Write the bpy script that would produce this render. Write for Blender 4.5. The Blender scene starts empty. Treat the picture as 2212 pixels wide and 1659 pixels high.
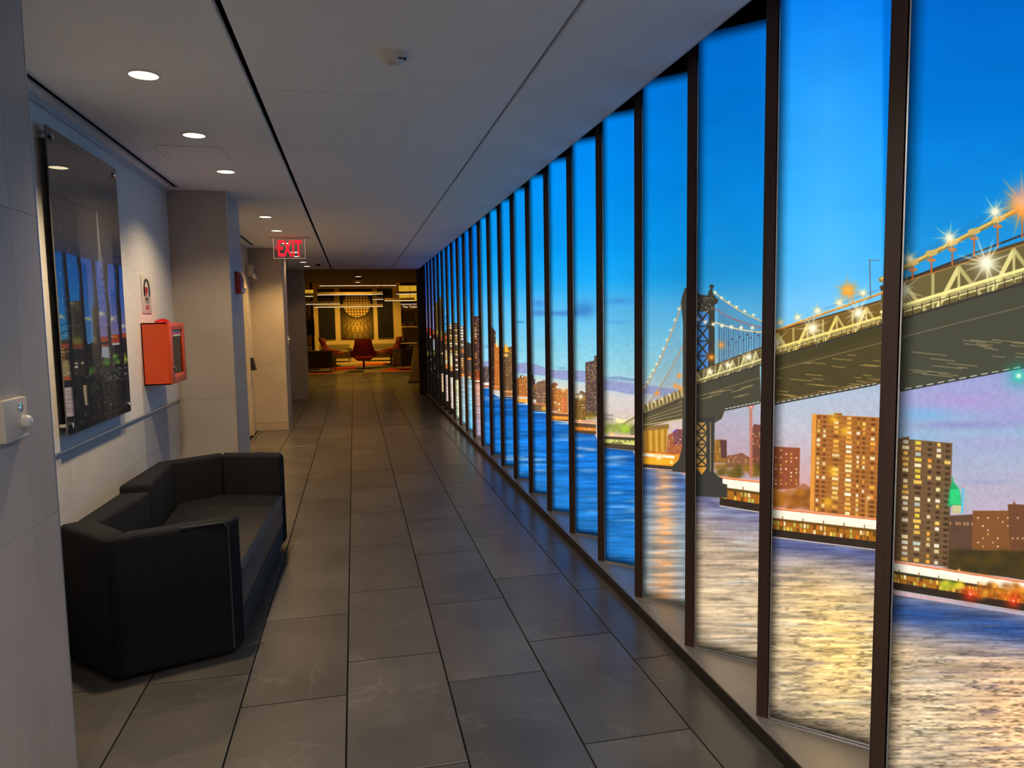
import bpy, bmesh, math, random
import numpy as np
from mathutils import Vector, Matrix

# ------------------------------------------------------------------ camera, world, exposure
scene = bpy.context.scene
COL = scene.collection
FPX, IMG_W, IMG_H = 1559.62, 2212.0, 1659.0
YAW, PITCH, ROLL = 0.213451, -0.0901277, -0.0166868
EYE = Vector((0.0, 0.0, 1.55))
_f = Vector((math.sin(YAW)*math.cos(PITCH), math.cos(YAW)*math.cos(PITCH), math.sin(PITCH)))
_r = Vector((math.cos(YAW), -math.sin(YAW), 0.0))
_u = _r.cross(_f)
CR = math.cos(ROLL)*_r + math.sin(ROLL)*_u
CU = -math.sin(ROLL)*_r + math.cos(ROLL)*_u
cam_data = bpy.data.cameras.new('camera')
cam_data.sensor_fit = 'HORIZONTAL'; cam_data.sensor_width = 36.0
cam_data.lens = FPX/IMG_W*36.0
cam_data.clip_start = 0.05; cam_data.clip_end = 200
cam = bpy.data.objects.new('camera', cam_data); COL.objects.link(cam)
m3 = Matrix((CR, CU, -_f)).transposed()
cam.matrix_world = Matrix.Translation(EYE) @ m3.to_4x4()
scene.camera = cam

world = bpy.data.worlds.new('world'); scene.world = world
world.use_nodes = True
world.node_tree.nodes['Background'].inputs[0].default_value = (0.35, 0.42, 0.55, 1)
world.node_tree.nodes['Background'].inputs[1].default_value = 0.02
scene.view_settings.view_transform = 'Standard'
scene.view_settings.look = 'None'
scene.view_settings.exposure = 0.0
scene.view_settings.gamma = 1.0
scene.view_settings.use_curve_mapping = False
scene.cycles.use_denoising = True
scene.cycles.max_bounces = 7
scene.cycles.diffuse_bounces = 4
scene.cycles.glossy_bounces = 4
scene.cycles.caustics_reflective = False
scene.cycles.caustics_refractive = False
scene.cycles.sample_clamp_indirect = 6.0

MURAL_GAIN = 1.12    # brightness of the light boxes
DOWN_W = 130.0         # watts of one recessed downlight
WARM_RGB = (1.0, 0.74, 0.44)
AMBER_RGB = (1.0, 0.60, 0.22)
LOBBY_W = 200.0
LOBBY_RGB = (1.0, 0.54, 0.07)

# ------------------------------------------------------------------ mesh helpers
class B:
    """collects boxes, prisms, tubes ... for ONE mesh"""
    def __init__(s): s.v = []; s.f = []
    def add(s, vs, fs):
        o = len(s.v); s.v += [tuple(p) for p in vs]; s.f += [tuple(i+o for i in f) for f in fs]; return s
    def box(s, x0, x1, y0, y1, z0, z1):
        return s.add([(x0,y0,z0),(x1,y0,z0),(x1,y1,z0),(x0,y1,z0),(x0,y0,z1),(x1,y0,z1),(x1,y1,z1),(x0,y1,z1)],
                     [(0,3,2,1),(4,5,6,7),(0,1,5,4),(1,2,6,5),(2,3,7,6),(3,0,4,7)])
    def prism(s, pts, a, b, axis='z', top=None):
        n = len(pts); top = top or pts
        area = sum(pts[i-1][0]*pts[i][1]-pts[i][0]*pts[i-1][1] for i in range(n))
        if area < 0: pts = pts[::-1]; top = top[::-1]
        def P(p, t):
            return {'z': (p[0], p[1], t), 'y': (p[0], t, p[1]), 'x': (t, p[0], p[1])}[axis]
        vs = [P(p, a) for p in pts]+[P(p, b) for p in top]
        fs = [tuple(range(n))[::-1], tuple(range(n, 2*n))]+[(i, (i+1) % n, (i+1) % n+n, i+n) for i in range(n)]
        if axis == 'y': fs = [f[::-1] for f in fs]
        return s.add(vs, fs)
    def cyl(s, c, r, h, axis='z', n=24, r2=None):
        r2 = r if r2 is None else r2
        vs = []
        for t, rr in ((0, r), (h, r2)):
            for k in range(n):
                a = 2*math.pi*k/n; p, q = rr*math.cos(a), rr*math.sin(a)
                vs.append({'z': (c[0]+p, c[1]+q, c[2]+t), 'x': (c[0]+t, c[1]+p, c[2]+q), 'y': (c[0]+q, c[1]+t, c[2]+p)}[axis])
        return s.add(vs, [tuple(range(n))[::-1], tuple(range(n, 2*n))]+[(k, (k+1) % n, (k+1) % n+n, k+n) for k in range(n)])
    def lathe(s, prof, c, n=28, axis='z'):
        vs = []; m = len(prof)
        for r, z in prof:
            for k in range(n):
                a = 2*math.pi*k/n; p, q = r*math.cos(a), r*math.sin(a)
                vs.append({'z': (c[0]+p, c[1]+q, c[2]+z), 'x': (c[0]+z, c[1]+p, c[2]+q), 'y': (c[0]+q, c[1]+z, c[2]+p)}[axis])
        fs = [(j*n+k, j*n+(k+1) % n, (j+1)*n+(k+1) % n, (j+1)*n+k) for j in range(m-1) for k in range(n)]
        fs += [tuple(range(n))[::-1], tuple(range((m-1)*n, m*n))]
        return s.add(vs, fs)
    def tube(s, pts, r, n=10, closed=False):
        P = [Vector(p) for p in pts]; m = len(P); vs = []
        for i in range(m):
            d = (P[(i+1) % m]-P[i-1]) if closed else (P[min(i+1, m-1)]-P[max(i-1, 0)])
            d.normalize()
            a = Vector((0, 0, 1)) if abs(d.z) < .9 else Vector((1, 0, 0))
            e1 = d.cross(a).normalized(); e2 = d.cross(e1)
            for k in range(n):
                t = 2*math.pi*k/n; vs.append(P[i]+e1*r*math.cos(t)+e2*r*math.sin(t))
        fs = []
        for i in range(m if closed else m-1):
            j = (i+1) % m
            fs += [(i*n+k, i*n+(k+1) % n, j*n+(k+1) % n, j*n+k) for k in range(n)]
        if not closed: fs += [tuple(range(n)), tuple(range((m-1)*n, m*n))[::-1]]
        return s.add(vs, fs)
    def sphere(s, c, rx, ry, rz, n=16, m=10, half=False):
        prof = []
        for j in range(m+1):
            t = (math.pi/2 if half else math.pi)*j/m
            prof.append((max(math.sin(t), 1e-3), math.cos(t)))
        vs = [(c[0]+rx*r*math.cos(2*math.pi*k/n), c[1]+ry*r*math.sin(2*math.pi*k/n), c[2]+rz*z) for r, z in prof for k in range(n)]
        fs = [(j*n+k, (j+1)*n+k, (j+1)*n+(k+1) % n, j*n+(k+1) % n) for j in range(m) for k in range(n)]
        fs += [tuple(range(n)), tuple(range(m*n, (m+1)*n))[::-1]]
        return s.add(vs, fs)

def mesh_of(name, b, mat, bevel=0, seg=2, smooth=False):
    me = bpy.data.meshes.new(name)
    me.from_pydata(b.v, [], b.f)
    bm = bmesh.new(); bm.from_mesh(me)
    bmesh.ops.recalc_face_normals(bm, faces=bm.faces)
    if bevel:
        ed = [e for e in bm.edges if len(e.link_faces) == 2 and e.calc_face_angle(0) > .35]
        bmesh.ops.bevel(bm, geom=ed, offset=bevel, segments=seg, profile=.5, affect='EDGES', clamp_overlap=True)
    bm.to_mesh(me); bm.free()
    if smooth or bevel:
        me.polygons.foreach_set('use_smooth', [True]*len(me.polygons))
        try: me.set_sharp_from_angle(angle=math.radians(38))
        except Exception: pass
    if mat: me.materials.append(mat)
    return me

def obj(name, b, mat, parent=None, bevel=0, seg=2, smooth=False, label=None, kind=None):
    """one mesh object; vertices are given in world space, a parent's location is taken off"""
    if parent is not None:
        o = root_loc(parent)
        b.v = [(x-o[0], y-o[1], z-o[2]) for x, y, z in b.v]
    ob = bpy.data.objects.new(name, mesh_of(name, b, mat, bevel, seg, smooth))
    COL.objects.link(ob)
    if parent is not None: ob.parent = parent
    if label: ob['label'] = label
    if kind: ob['kind'] = kind
    return ob

def root_loc(o):
    v = Vector((0, 0, 0))
    while o is not None: v += o.location; o = o.parent
    return v

def tag(o, label, cat, group=None, kind=None):
    o['label'] = label; o['category'] = cat
    if group: o['group'] = group
    if kind: o['kind'] = kind
    return o

def thing(name, loc, label, cat, group=None):
    e = bpy.data.objects.new(name, None); e.empty_display_size = .1
    COL.objects.link(e); e.location = loc
    return tag(e, label, cat, group)

def dup(root, loc, rotz=0.0, label=None):
    r = root.copy(); COL.objects.link(r); r.location = loc; r.rotation_euler = (0, 0, rotz)
    if label: r['label'] = label
    for ch in list(root.children):
        c = ch.copy(); COL.objects.link(c); c.parent = r
        for g in list(ch.children):
            d = g.copy(); COL.objects.link(d); d.parent = c
    return r

def lettering(text, size, extrude=.001, offset=0.0, space=1.0):
    """flat mesh of some text in its own xy plane, lower left at the origin -> (verts, faces, width)"""
    cu = bpy.data.curves.new('lettering', 'FONT'); cu.body = text; cu.size = size
    cu.extrude = extrude; cu.offset = offset; cu.space_character = space; cu.resolution_u = 3
    t = bpy.data.objects.new('lettering_tmp', cu); COL.objects.link(t)
    dg = bpy.context.evaluated_depsgraph_get(); dg.update()
    me = t.evaluated_get(dg).to_mesh()
    vs = [tuple(v.co) for v in me.vertices]; fs = [tuple(p.vertices) for p in me.polygons]
    t.evaluated_get(dg).to_mesh_clear()
    bpy.data.objects.remove(t); bpy.data.curves.remove(cu)
    return vs, fs

def letters(b, text, size, origin, ex, ey, extrude=.001, offset=0.0, sx=1.0, center=False, space=1.0):
    """adds text to builder b: origin + x*ex + y*ey"""
    vs, fs = lettering(text, size, extrude, offset, space)
    ex, ey = Vector(ex), Vector(ey); ez = ex.cross(ey)
    w = max(v[0] for v in vs)-min(v[0] for v in vs)
    x0 = min(v[0] for v in vs)+(w/2 if center else 0)
    o = Vector(origin)
    return b.add([o+ex*((v[0]-x0)*sx)+ey*v[1]+ez*v[2] for v in vs], fs)

# ------------------------------------------------------------------ materials (all node based)
def new_mat(name):
    m = bpy.data.materials.new(name); m.use_nodes = True
    nt = m.node_tree; return m, nt, nt.nodes['Principled BSDF']

def pm(name, rgb, rough=.6, metal=0.0, var=.12, scale=6.0, bump=0.0, bscale=60.0, spec=.5, stretch=(1, 1, 1), rough_var=0.0, emit=None, estr=0.0, coat=0.0):
    """principled material whose colour and relief are varied by noise in world space"""
    m, nt, p = new_mat(name); N, L = nt.nodes, nt.links
    geo = N.new('ShaderNodeNewGeometry'); mp = N.new('ShaderNodeMapping'); mp.inputs['Scale'].default_value = stretch
    L.new(geo.outputs['Position'], mp.inputs['Vector'])
    no = N.new('ShaderNodeTexNoise'); no.inputs['Scale'].default_value = scale; no.inputs['Detail'].default_value = 5
    L.new(mp.outputs[0], no.inputs['Vector'])
    cr = N.new('ShaderNodeValToRGB')
    cr.color_ramp.elements[0].position = .3; cr.color_ramp.elements[1].position = .7
    cr.color_ramp.elements[0].color = tuple(max(0, c*(1-var)) for c in rgb)+(1,)
    cr.color_ramp.elements[1].color = tuple(min(1, c*(1+var)) for c in rgb)+(1,)
    L.new(no.outputs[0], cr.inputs[0]); L.new(cr.outputs[0], p.inputs['Base Color'])
    p.inputs['Roughness'].default_value = rough; p.inputs['Metallic'].default_value = metal
    p.inputs['Specular IOR Level'].default_value = spec
    if coat: p.inputs['Coat Weight'].default_value = coat; p.inputs['Coat Roughness'].default_value = .0; p.inputs['Coat IOR'].default_value = 2.15
    if rough_var:
        mr = N.new('ShaderNodeMapRange'); mr.inputs['To Min'].default_value = rough-rough_var; mr.inputs['To Max'].default_value = rough+rough_var
        L.new(no.outputs[0], mr.inputs[0]); L.new(mr.outputs[0], p.inputs['Roughness'])
    if bump:
        n2 = N.new('ShaderNodeTexNoise'); n2.inputs['Scale'].default_value = bscale; n2.inputs['Detail'].default_value = 4
        L.new(mp.outputs[0], n2.inputs['Vector'])
        bp = N.new('ShaderNodeBump'); bp.inputs['Strength'].default_value = bump; bp.inputs['Distance'].default_value = .01
        L.new(n2.outputs[0], bp.inputs['Height']); L.new(bp.outputs[0], p.inputs['Normal'])
    if emit:
        p.inputs['Emission Color'].default_value = tuple(emit)+(1,); p.inputs['Emission Strength'].default_value = estr
    return m

def stone_mat(name, dark, light, vein, scale=1.3, rough=.38, vein_amt=.5, spec=.5, slab=.13):
    """veined porcelain: cloudy ground, thin pale veins, cell by cell shifted with the object's own random number"""
    m, nt, p = new_mat(name); N, L = nt.nodes, nt.links
    geo = N.new('ShaderNodeNewGeometry'); oi = N.new('ShaderNodeObjectInfo')
    sh = N.new('ShaderNodeVectorMath'); sh.operation = 'MULTIPLY_ADD'
    cmb = N.new('ShaderNodeCombineXYZ')
    for k in range(3): L.new(oi.outputs['Random'], cmb.inputs[k])
    L.new(cmb.outputs[0], sh.inputs[0]); sh.inputs[1].default_value = (37, 53, 11); L.new(geo.outputs['Position'], sh.inputs[2])
    n1 = N.new('ShaderNodeTexNoise'); n1.inputs['Scale'].default_value = scale; n1.inputs['Detail'].default_value = 6; n1.inputs['Roughness'].default_value = .6; n1.inputs['Distortion'].default_value = .3
    L.new(sh.outputs[0], n1.inputs['Vector'])
    cr = N.new('ShaderNodeValToRGB'); e = cr.color_ramp.elements
    e[0].position = .32; e[0].color = dark+(1,); e[1].position = .72; e[1].color = light+(1,)
    L.new(n1.outputs[0], cr.inputs[0])
    n2 = N.new('ShaderNodeTexNoise'); n2.inputs['Scale'].default_value = scale*.6; n2.inputs['Detail'].default_value = 4; n2.inputs['Distortion'].default_value = .9
    vm = N.new('ShaderNodeMapping'); vm.inputs['Rotation'].default_value = (0, 0, .6); vm.inputs['Scale'].default_value = (1.0, 1.9, 1); L.new(sh.outputs[0], vm.inputs['Vector']); L.new(vm.outputs[0], n2.inputs['Vector'])
    ab = N.new('ShaderNodeMath'); ab.operation = 'SUBTRACT'; ab.inputs[1].default_value = .5; L.new(n2.outputs[0], ab.inputs[0])
    a2 = N.new('ShaderNodeMath'); a2.operation = 'ABSOLUTE'; L.new(ab.outputs[0], a2.inputs[0])
    mr = N.new('ShaderNodeMapRange'); mr.inputs['From Min'].default_value = 0; mr.interpolation_type = 'SMOOTHSTEP'; mr.inputs['From Max'].default_value = .007; mr.inputs['To Min'].default_value = vein_amt; mr.inputs['To Max'].default_value = 0
    L.new(a2.outputs[0], mr.inputs[0])
    gate = N.new('ShaderNodeMath'); gate.operation = 'MULTIPLY'; L.new(mr.outputs[0], gate.inputs[0]); L.new(n1.outputs[0], gate.inputs[1])
    mx = N.new('ShaderNodeMixRGB'); mx.inputs[2].default_value = vein+(1,)
    L.new(gate.outputs[0], mx.inputs[0]); L.new(cr.outputs[0], mx.inputs[1])
    # each slab a little lighter or darker
    hv = N.new('ShaderNodeHueSaturation'); vr = N.new('ShaderNodeMapRange'); vr.inputs['To Min'].default_value = 1-slab; vr.inputs['To Max'].default_value = 1+slab*.9
    L.new(oi.outputs['Random'], vr.inputs[0]); L.new(vr.outputs[0], hv.inputs['Value']); L.new(mx.outputs[0], hv.inputs['Color'])
    L.new(hv.outputs[0], p.inputs['Base Color'])
    p.inputs['Roughness'].default_value = rough
    p.inputs['Specular IOR Level'].default_value = spec
    return m

def linen_mat(name, rgb):
    m, nt, p = new_mat(name); N, L = nt.nodes, nt.links
    geo = N.new('ShaderNodeNewGeometry')
    outs = []
    for sc in ((3, 3, 260), (40, 90, 14)):
        mp = N.new('ShaderNodeMapping'); mp.inputs['Scale'].default_value = sc; L.new(geo.outputs['Position'], mp.inputs['Vector'])
        no = N.new('ShaderNodeTexNoise'); no.inputs['Scale'].default_value = 1.0; no.inputs['Detail'].default_value = 3; L.new(mp.outputs[0], no.inputs['Vector']); outs.append(no)
    ad = N.new('ShaderNodeMath'); ad.operation = 'ADD'; L.new(outs[0].outputs[0], ad.inputs[0]); L.new(outs[1].outputs[0], ad.inputs[1])
    cr = N.new('ShaderNodeValToRGB'); e = cr.color_ramp.elements
    e[0].position = .3; e[1].position = .8; e[0].color = tuple(c*.82 for c in rgb)+(1,); e[1].color = tuple(min(1, c*1.12) for c in rgb)+(1,)
    hf = N.new('ShaderNodeMath'); hf.operation = 'MULTIPLY'; hf.inputs[1].default_value = .5; L.new(ad.outputs[0], hf.inputs[0])
    L.new(hf.outputs[0], cr.inputs[0]); L.new(cr.outputs[0], p.inputs['Base Color'])
    p.inputs['Roughness'].default_value = .75; p.inputs['Specular IOR Level'].default_value = .25
    bp = N.new('ShaderNodeBump'); bp.inputs['Strength'].default_value = .12; bp.inputs['Distance'].default_value = .004
    L.new(hf.outputs[0], bp.inputs['Height']); L.new(bp.outputs[0], p.inputs['Normal'])
    return m

def glow_mat(name, rgb, strength):
    m = bpy.data.materials.new(name); m.use_nodes = True; nt = m.node_tree
    nt.nodes.remove(nt.nodes['Principled BSDF'])
    e = nt.nodes.new('ShaderNodeEmission'); e.inputs[0].default_value = tuple(rgb)+(1,); e.inputs[1].default_value = strength
    nt.links.new(e.outputs[0], nt.nodes['Material Output'].inputs[0]); return m

def glass_mat(name, tint=(1, 1, 1), rough=.02, alpha=.25):
    """thin clear sheet: mostly transparent with a glossy skin"""
    m = bpy.data.materials.new(name); m.use_nodes = True; nt = m.node_tree; N, L = nt.nodes, nt.links
    N.remove(N['Principled BSDF'])
    t = N.new('ShaderNodeBsdfTransparent'); t.inputs[0].default_value = tuple(tint)+(1,)
    g = N.new('ShaderNodeBsdfGlossy'); g.inputs['Roughness'].default_value = rough
    fr = N.new('ShaderNodeFresnel'); fr.inputs[0].default_value = 1.45
    mx = N.new('ShaderNodeMixShader'); L.new(fr.outputs[0], mx.inputs[0]); L.new(t.outputs[0], mx.inputs[1]); L.new(g.outputs[0], mx.inputs[2])
    L.new(mx.outputs[0], N['Material Output'].inputs[0]); return m

def print_image(name, arr):
    """numpy picture (rows from the top, sRGB 0..1) -> packed Blender image"""
    h, w = arr.shape[:2]
    im = bpy.data.images.new(name, w, h, alpha=False)
    px = np.ones((h, w, 4), np.float32); px[..., :3] = np.clip(arr[::-1], 0, 1)
    im.pixels.foreach_set(px.ravel()); im.update(); im.pack()
    return im

def print_mat(name, image, rough=.5, bump=0.0, coat=0.0, spec=.5, bscale=3.0):
    m, nt, p = new_mat(name); N, L = nt.nodes, nt.links
    tx = N.new('ShaderNodeTexImage'); tx.image = image; tx.interpolation = 'Cubic'
    uv = N.new('ShaderNodeUVMap'); uv.uv_map = 'print'
    L.new(uv.outputs[0], tx.inputs[0]); L.new(tx.outputs[0], p.inputs['Base Color'])
    p.inputs['Roughness'].default_value = rough; p.inputs['Specular IOR Level'].default_value = spec
    if coat: p.inputs['Coat Weight'].default_value = coat; p.inputs['Coat Roughness'].default_value = .0; p.inputs['Coat IOR'].default_value = 2.1
    if bump:
        geo = N.new('ShaderNodeNewGeometry')
        n2 = N.new('ShaderNodeTexNoise'); n2.inputs['Scale'].default_value = bscale; n2.inputs['Detail'].default_value = 1; L.new(geo.outputs['Position'], n2.inputs['Vector'])
        bp = N.new('ShaderNodeBump'); bp.inputs['Strength'].default_value = bump; bp.inputs['Distance'].default_value = .02
        L.new(n2.outputs[0], bp.inputs['Height']); L.new(bp.outputs[0], p.inputs['Normal'])
        if coat: L.new(bp.outputs[0], p.inputs['Coat Normal'])
    return m

def add_uv(ob, name, fn):
    """fn(world-less local vertex) -> (u, v)"""
    me = ob.data; uv = me.uv_layers.new(name=name)
    for lp in me.loops: uv.data[lp.index].uv = fn(me.vertices[lp.vertex_index].co)

# ---------------------------------------------------------------------------
#  The print on the light boxes.  One big evening picture of a river, a bridge and
#  a skyline, drawn by hand on a sheet (sheet units, x to the right, y down), sliced
#  over the light boxes.  Drawn with numpy, no file is read.
# ---------------------------------------------------------------------------
class Sheet:
    def __init__(s, x0, y0, x1, y1, S=1.0):
        s.x0, s.y0, s.S = x0, y0, S
        s.w, s.h = int((x1-x0)*S), int((y1-y0)*S)
        s.a = np.zeros((s.h, s.w, 3), np.float32)
    def box(s, xa, ya, xb, yb):
        i0 = max(0, int((xa-s.x0)*s.S)-1); i1 = min(s.w, int((xb-s.x0)*s.S)+2)
        j0 = max(0, int((ya-s.y0)*s.S)-1); j1 = min(s.h, int((yb-s.y0)*s.S)+2)
        if i1 <= i0 or j1 <= j0: return None
        X = s.x0+(np.arange(i0, i1)+.5)/s.S; Y = s.y0+(np.arange(j0, j1)+.5)/s.S
        return slice(j0, j1), slice(i0, i1), X[None, :], Y[:, None]
    def mix(s, b, col, m):
        v = s.a[b[0], b[1]]
        s.a[b[0], b[1]] = v+(np.asarray(col, np.float32)/255.-v)*m[..., None]
    def poly(s, pts, col, alpha=1.0, noise=None):
        xs = [p[0] for p in pts]; ys = [p[1] for p in pts]
        b = s.box(min(xs), min(ys), max(xs), max(ys))
        if b is None: return
        m = np.zeros((b[3].shape[0], b[2].shape[1]), np.float32)
        for dx in (-.33, 0, .33):
            for dy in (-.33, 0, .33):
                X = b[2]+dx/s.S; Y = b[3]+dy/s.S
                c = np.zeros(m.shape, bool)
                for k in range(len(pts)):
                    (xa, ya), (xb, yb) = pts[k-1], pts[k]
                    if ya == yb: continue
                    c ^= ((ya > Y) != (yb > Y)) & (X < (xb-xa)*(Y-ya)/(yb-ya)+xa)
                m += c
        m = m/9*alpha
        if noise is not None: m = m*noise[:m.shape[0], :m.shape[1]]
        s.mix(b, col, m)
    def line(s, pts, w, col, alpha=1.0):
        for k in range(len(pts)-1):
            (xa, ya), (xb, yb) = pts[k], pts[k+1]
            b = s.box(min(xa, xb)-w, min(ya, yb)-w, max(xa, xb)+w, max(ya, yb)+w)
            if b is None: continue
            L = max((xb-xa)**2+(yb-ya)**2, 1e-6)
            t = np.clip(((b[2]-xa)*(xb-xa)+(b[3]-ya)*(yb-ya))/L, 0, 1)
            d = np.hypot(b[2]-xa-t*(xb-xa), b[3]-ya-t*(yb-ya))
            m = np.clip((w/2-d)*s.S+.5, 0, 1)*min(1, max(w*s.S, .25))*alpha
            s.mix(b, col, m)
    def disc(s, x, y, r, col, alpha=1.0):
        b = s.box(x-r, y-r, x+r, y+r)
        if b is None: return
        d = np.hypot(b[2]-x, b[3]-y)
        s.mix(b, col, np.clip((r-d)*s.S+.5, 0, 1)*alpha)
    def glow(s, x, y, rx, col, alpha=.6, ry=None):
        ry = ry or rx
        b = s.box(x-2.4*rx, y-2.4*ry, x+2.4*rx, y+2.4*ry)
        if b is None: return
        s.mix(b, col, np.exp(-((b[2]-x)/rx)**2-((b[3]-y)/ry)**2)*alpha)
    def star(s, x, y, r, col=(255, 236, 170), n=16, core=.16):
        b = s.box(x-r, y-r, x+r, y+r)
        if b is None: return
        dx, dy = b[2]-x, b[3]-y
        d = np.hypot(dx, dy)+1e-3
        an = np.arctan2(dy, dx)*n/(2*math.pi)+.13
        k = np.round(an); da = (an-k)*2*math.pi/n
        ln = r*(.62+.38*np.sin(k*2.4+x))
        m = np.exp(-(d*np.sin(da)/(r*.022+.35))**2)*np.clip(1-d/ln, 0, 1)**.7
        s.mix(b, col, np.clip(m, 0, 1)*.9)
        s.mix(b, col, np.exp(-(d/(r*.34))**2)*.55)
        s.mix(b, (255, 250, 225), np.exp(-(d/(r*core))**2))
    def windows(s, q, nx, ny, prob, cols, rng, fx=.55, fy=.5, jit=.0):
        # q: four corners tl, tr, br, bl
        for j in range(ny):
            for i in range(nx):
                if rng.random() > prob: continue
                c = cols[int(rng.random()*len(cols))]
                f = .6+.4*rng.random()
                u0, u1 = (i+.5-fx/2*f)/nx, (i+.5+fx/2*f)/nx
                v0, v1 = (j+.5-fy/2)/ny, (j+.5+fy/2)/ny
                P = []
                for u, v in ((u0, v0), (u1, v0), (u1, v1), (u0, v1)):
                    P.append(tuple((1-v)*((1-u)*q[0][k]+u*q[1][k])+v*((1-u)*q[3][k]+u*q[2][k]) for k in (0, 1)))
                s.poly(P, c, .75+.25*rng.random())

def vnoise(h, w, cy, cx, rng):
    g = rng.random((int(h/cy)+3, int(w/cx)+3)).astype(np.float32)
    y = np.arange(h)/cy; x = np.arange(w)/cx
    j = y.astype(int); i = x.astype(int)
    fy = (y-j)[:, None]; fx = (x-i)[None, :]
    fy = fy*fy*(3-2*fy); fx = fx*fx*(3-2*fx)
    a = g[j][:, i]; b_ = g[j][:, i+1]; c = g[j+1][:, i]; d = g[j+1][:, i+1]
    return (a*(1-fx)+b_*fx)*(1-fy)+(c*(1-fx)+d*fx)*fy

def ramp(v, stops):
    xs = [t[0] for t in stops]
    return np.stack([np.interp(v, xs, [t[1][k]/255. for t in stops]) for k in range(3)], -1).astype(np.float32)

def lerp(p, q, t): return (p[0]+(q[0]-p[0])*t, p[1]+(q[1]-p[1])*t)

WARM = [(255, 214, 110), (255, 236, 170), (250, 180, 70), (255, 245, 215)]

def paint_bridge_sheet():
    rng = np.random.default_rng(11)
    S = Sheet(1000, -40, 2500, 1960)
    X = S.x0+np.arange(S.w)+.5; Y = S.y0+np.arange(S.h)+.5
    H, W = S.h, S.w
    # ---- sky
    sky = ramp(Y, [(-40, (0, 104, 206)), (200, (0, 120, 219)), (400, (0, 134, 226)), (540, (8, 146, 228)), (600, (24, 156, 228)), (660, (78, 174, 226)),
                   (735, (116, 192, 222)), (800, (150, 205, 216)), (850, (190, 200, 205)), (920, (203, 178, 190)), (1000, (214, 165, 170))])
    S.a[:] = sky[:, None, :]
    tint = np.interp(X, [1000, 1290, 1380, 1480, 1500, 1645, 1660, 1680, 1905, 1915, 1950, 2500], [1.03, 1.04, .97, .94, .90, .93, .96, 1.1, 1.1, .98, .95, .92])
    S.a *= tint[None, :, None].astype(np.float32)
    wash = (np.interp(X, [1655, 1670, 1790, 1905, 1912], [0, .13, .2, .14, 0])[None, :]*np.interp(Y, [-40, 40, 250, 700], [.1, .35, 1, 1.25])[:, None]).astype(np.float32)
    S.a += (np.array([132, 210, 250], np.float32)/255-S.a)*(wash*1.9)[..., None]
    haze = (np.interp(X, [1480, 1500, 1655, 1670, 1905, 1915, 2500], [.0, .25, .25, .75, .75, .6, .6])[None, :]*np.interp(Y, [250, 450, 640, 760], [0, .18, .5, .6])[:, None]).astype(np.float32)
    S.a += (np.array([128, 186, 228], np.float32)/255-S.a)*haze[..., None]
    n = vnoise(H, W, 90, 160, rng)*.6+vnoise(H, W, 30, 60, rng)*.4
    S.a *= (1+(n-.5)*.07)[..., None]
    S.a *= (1+(rng.random((H, W)).astype(np.float32)-.5)*.03)[..., None]
    # under the deck on the right the sky is lilac and grey-blue
    b = S.box(1660, 780, 2500, 1300)
    t = ramp(b[3][:, 0], [(780, (150, 150, 205)), (850, (156, 165, 206)), (905, (150, 178, 208)), (960, (158, 175, 205)), (1060, (182, 172, 192)), (1300, (205, 170, 175))])
    m = np.clip((b[2]-1655)/40, 0, 1)*np.ones_like(b[3])
    S.a[b[0], b[1]] += (t[:, None, :]-S.a[b[0], b[1]])*m[..., None]
    b = S.box(1660, 820, 1905, 1180)
    t = ramp(b[3][:, 0], [(820, (168, 190, 208)), (930, (196, 190, 200)), (1060, (216, 160, 152)), (1180, (220, 150, 130))])
    S.a[b[0], b[1]] += (t[:, None, :]-S.a[b[0], b[1]])*.9
    for (x, y, rx, ry, c, al) in ((2090, 868, 130, 26, (172, 150, 205), .8), (2210, 900, 90, 18, (160, 150, 205), .8), (2080, 918, 110, 9, (146, 140, 190), .75), (2150, 960, 90, 16, (168, 160, 200), .6),
                                  (2000, 895, 60, 14, (120, 175, 222), .7), (1990, 960, 40, 20, (130, 185, 210), .6), (2130, 1042, 60, 5, (140, 150, 185), .5)):
        S.glow(x, y, rx, c, al, ry)
    # ---- clouds left of the tower
    for (x, y, rx, ry, c, al) in ((1164, 655, 16, 10, (60, 130, 205), .7), (1164, 676, 17, 7, (70, 125, 195), .8), (1164, 645, 16, 3, (110, 170, 225), .5), (1205, 677, 30, 5, (70, 125, 190), .75), (1262, 668, 26, 17, (52, 118, 190), .75), (1240, 676, 24, 7, (60, 115, 185), .6),
                                  (1340, 650, 34, 7, (58, 128, 200), .6), (1335, 696, 24, 4, (70, 150, 205), .5), (1124, 696, 9, 2.5, (60, 130, 190), .8), (1214, 795, 10, 3, (100, 165, 190), .7), (1055, 748, 12, 4, (110, 150, 190), .7)):
        S.glow(x, y, rx, c, al, ry)
    S.poly([(1000, 786), (1052, 780), (1115, 785), (1145, 783), (1180, 794), (1200, 800), (1232, 799), (1290, 803), (1310, 820), (1370, 828), (1440, 838), (1480, 845), (1480, 862), (1400, 850), (1360, 852), (1330, 845), (1300, 842), (1285, 829), (1200, 818), (1180, 812), (1145, 808), (1112, 806), (1000, 800)], (146, 152, 196), .92)
    S.poly([(1305, 815), (1340, 813), (1372, 818), (1372, 825), (1345, 822), (1318, 820)], (120, 150, 190), .8)
    b = S.box(1040, 806, 1480, 980)
    t = ramp(b[3][:, 0], [(806, (200, 212, 208)), (860, (214, 205, 200)), (925, (216, 190, 178)), (980, (216, 170, 140))])
    edge = np.interp(b[2][0], [1040, 1145, 1180, 1285, 1300, 1370, 1480], [802, 808, 813, 829, 842, 851, 862])
    m = np.clip((b[3]-edge[None, :])/10, 0, 1)*.9
    S.a[b[0], b[1]] += (t[:, None, :]-S.a[b[0], b[1]])*m[..., None]
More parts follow.
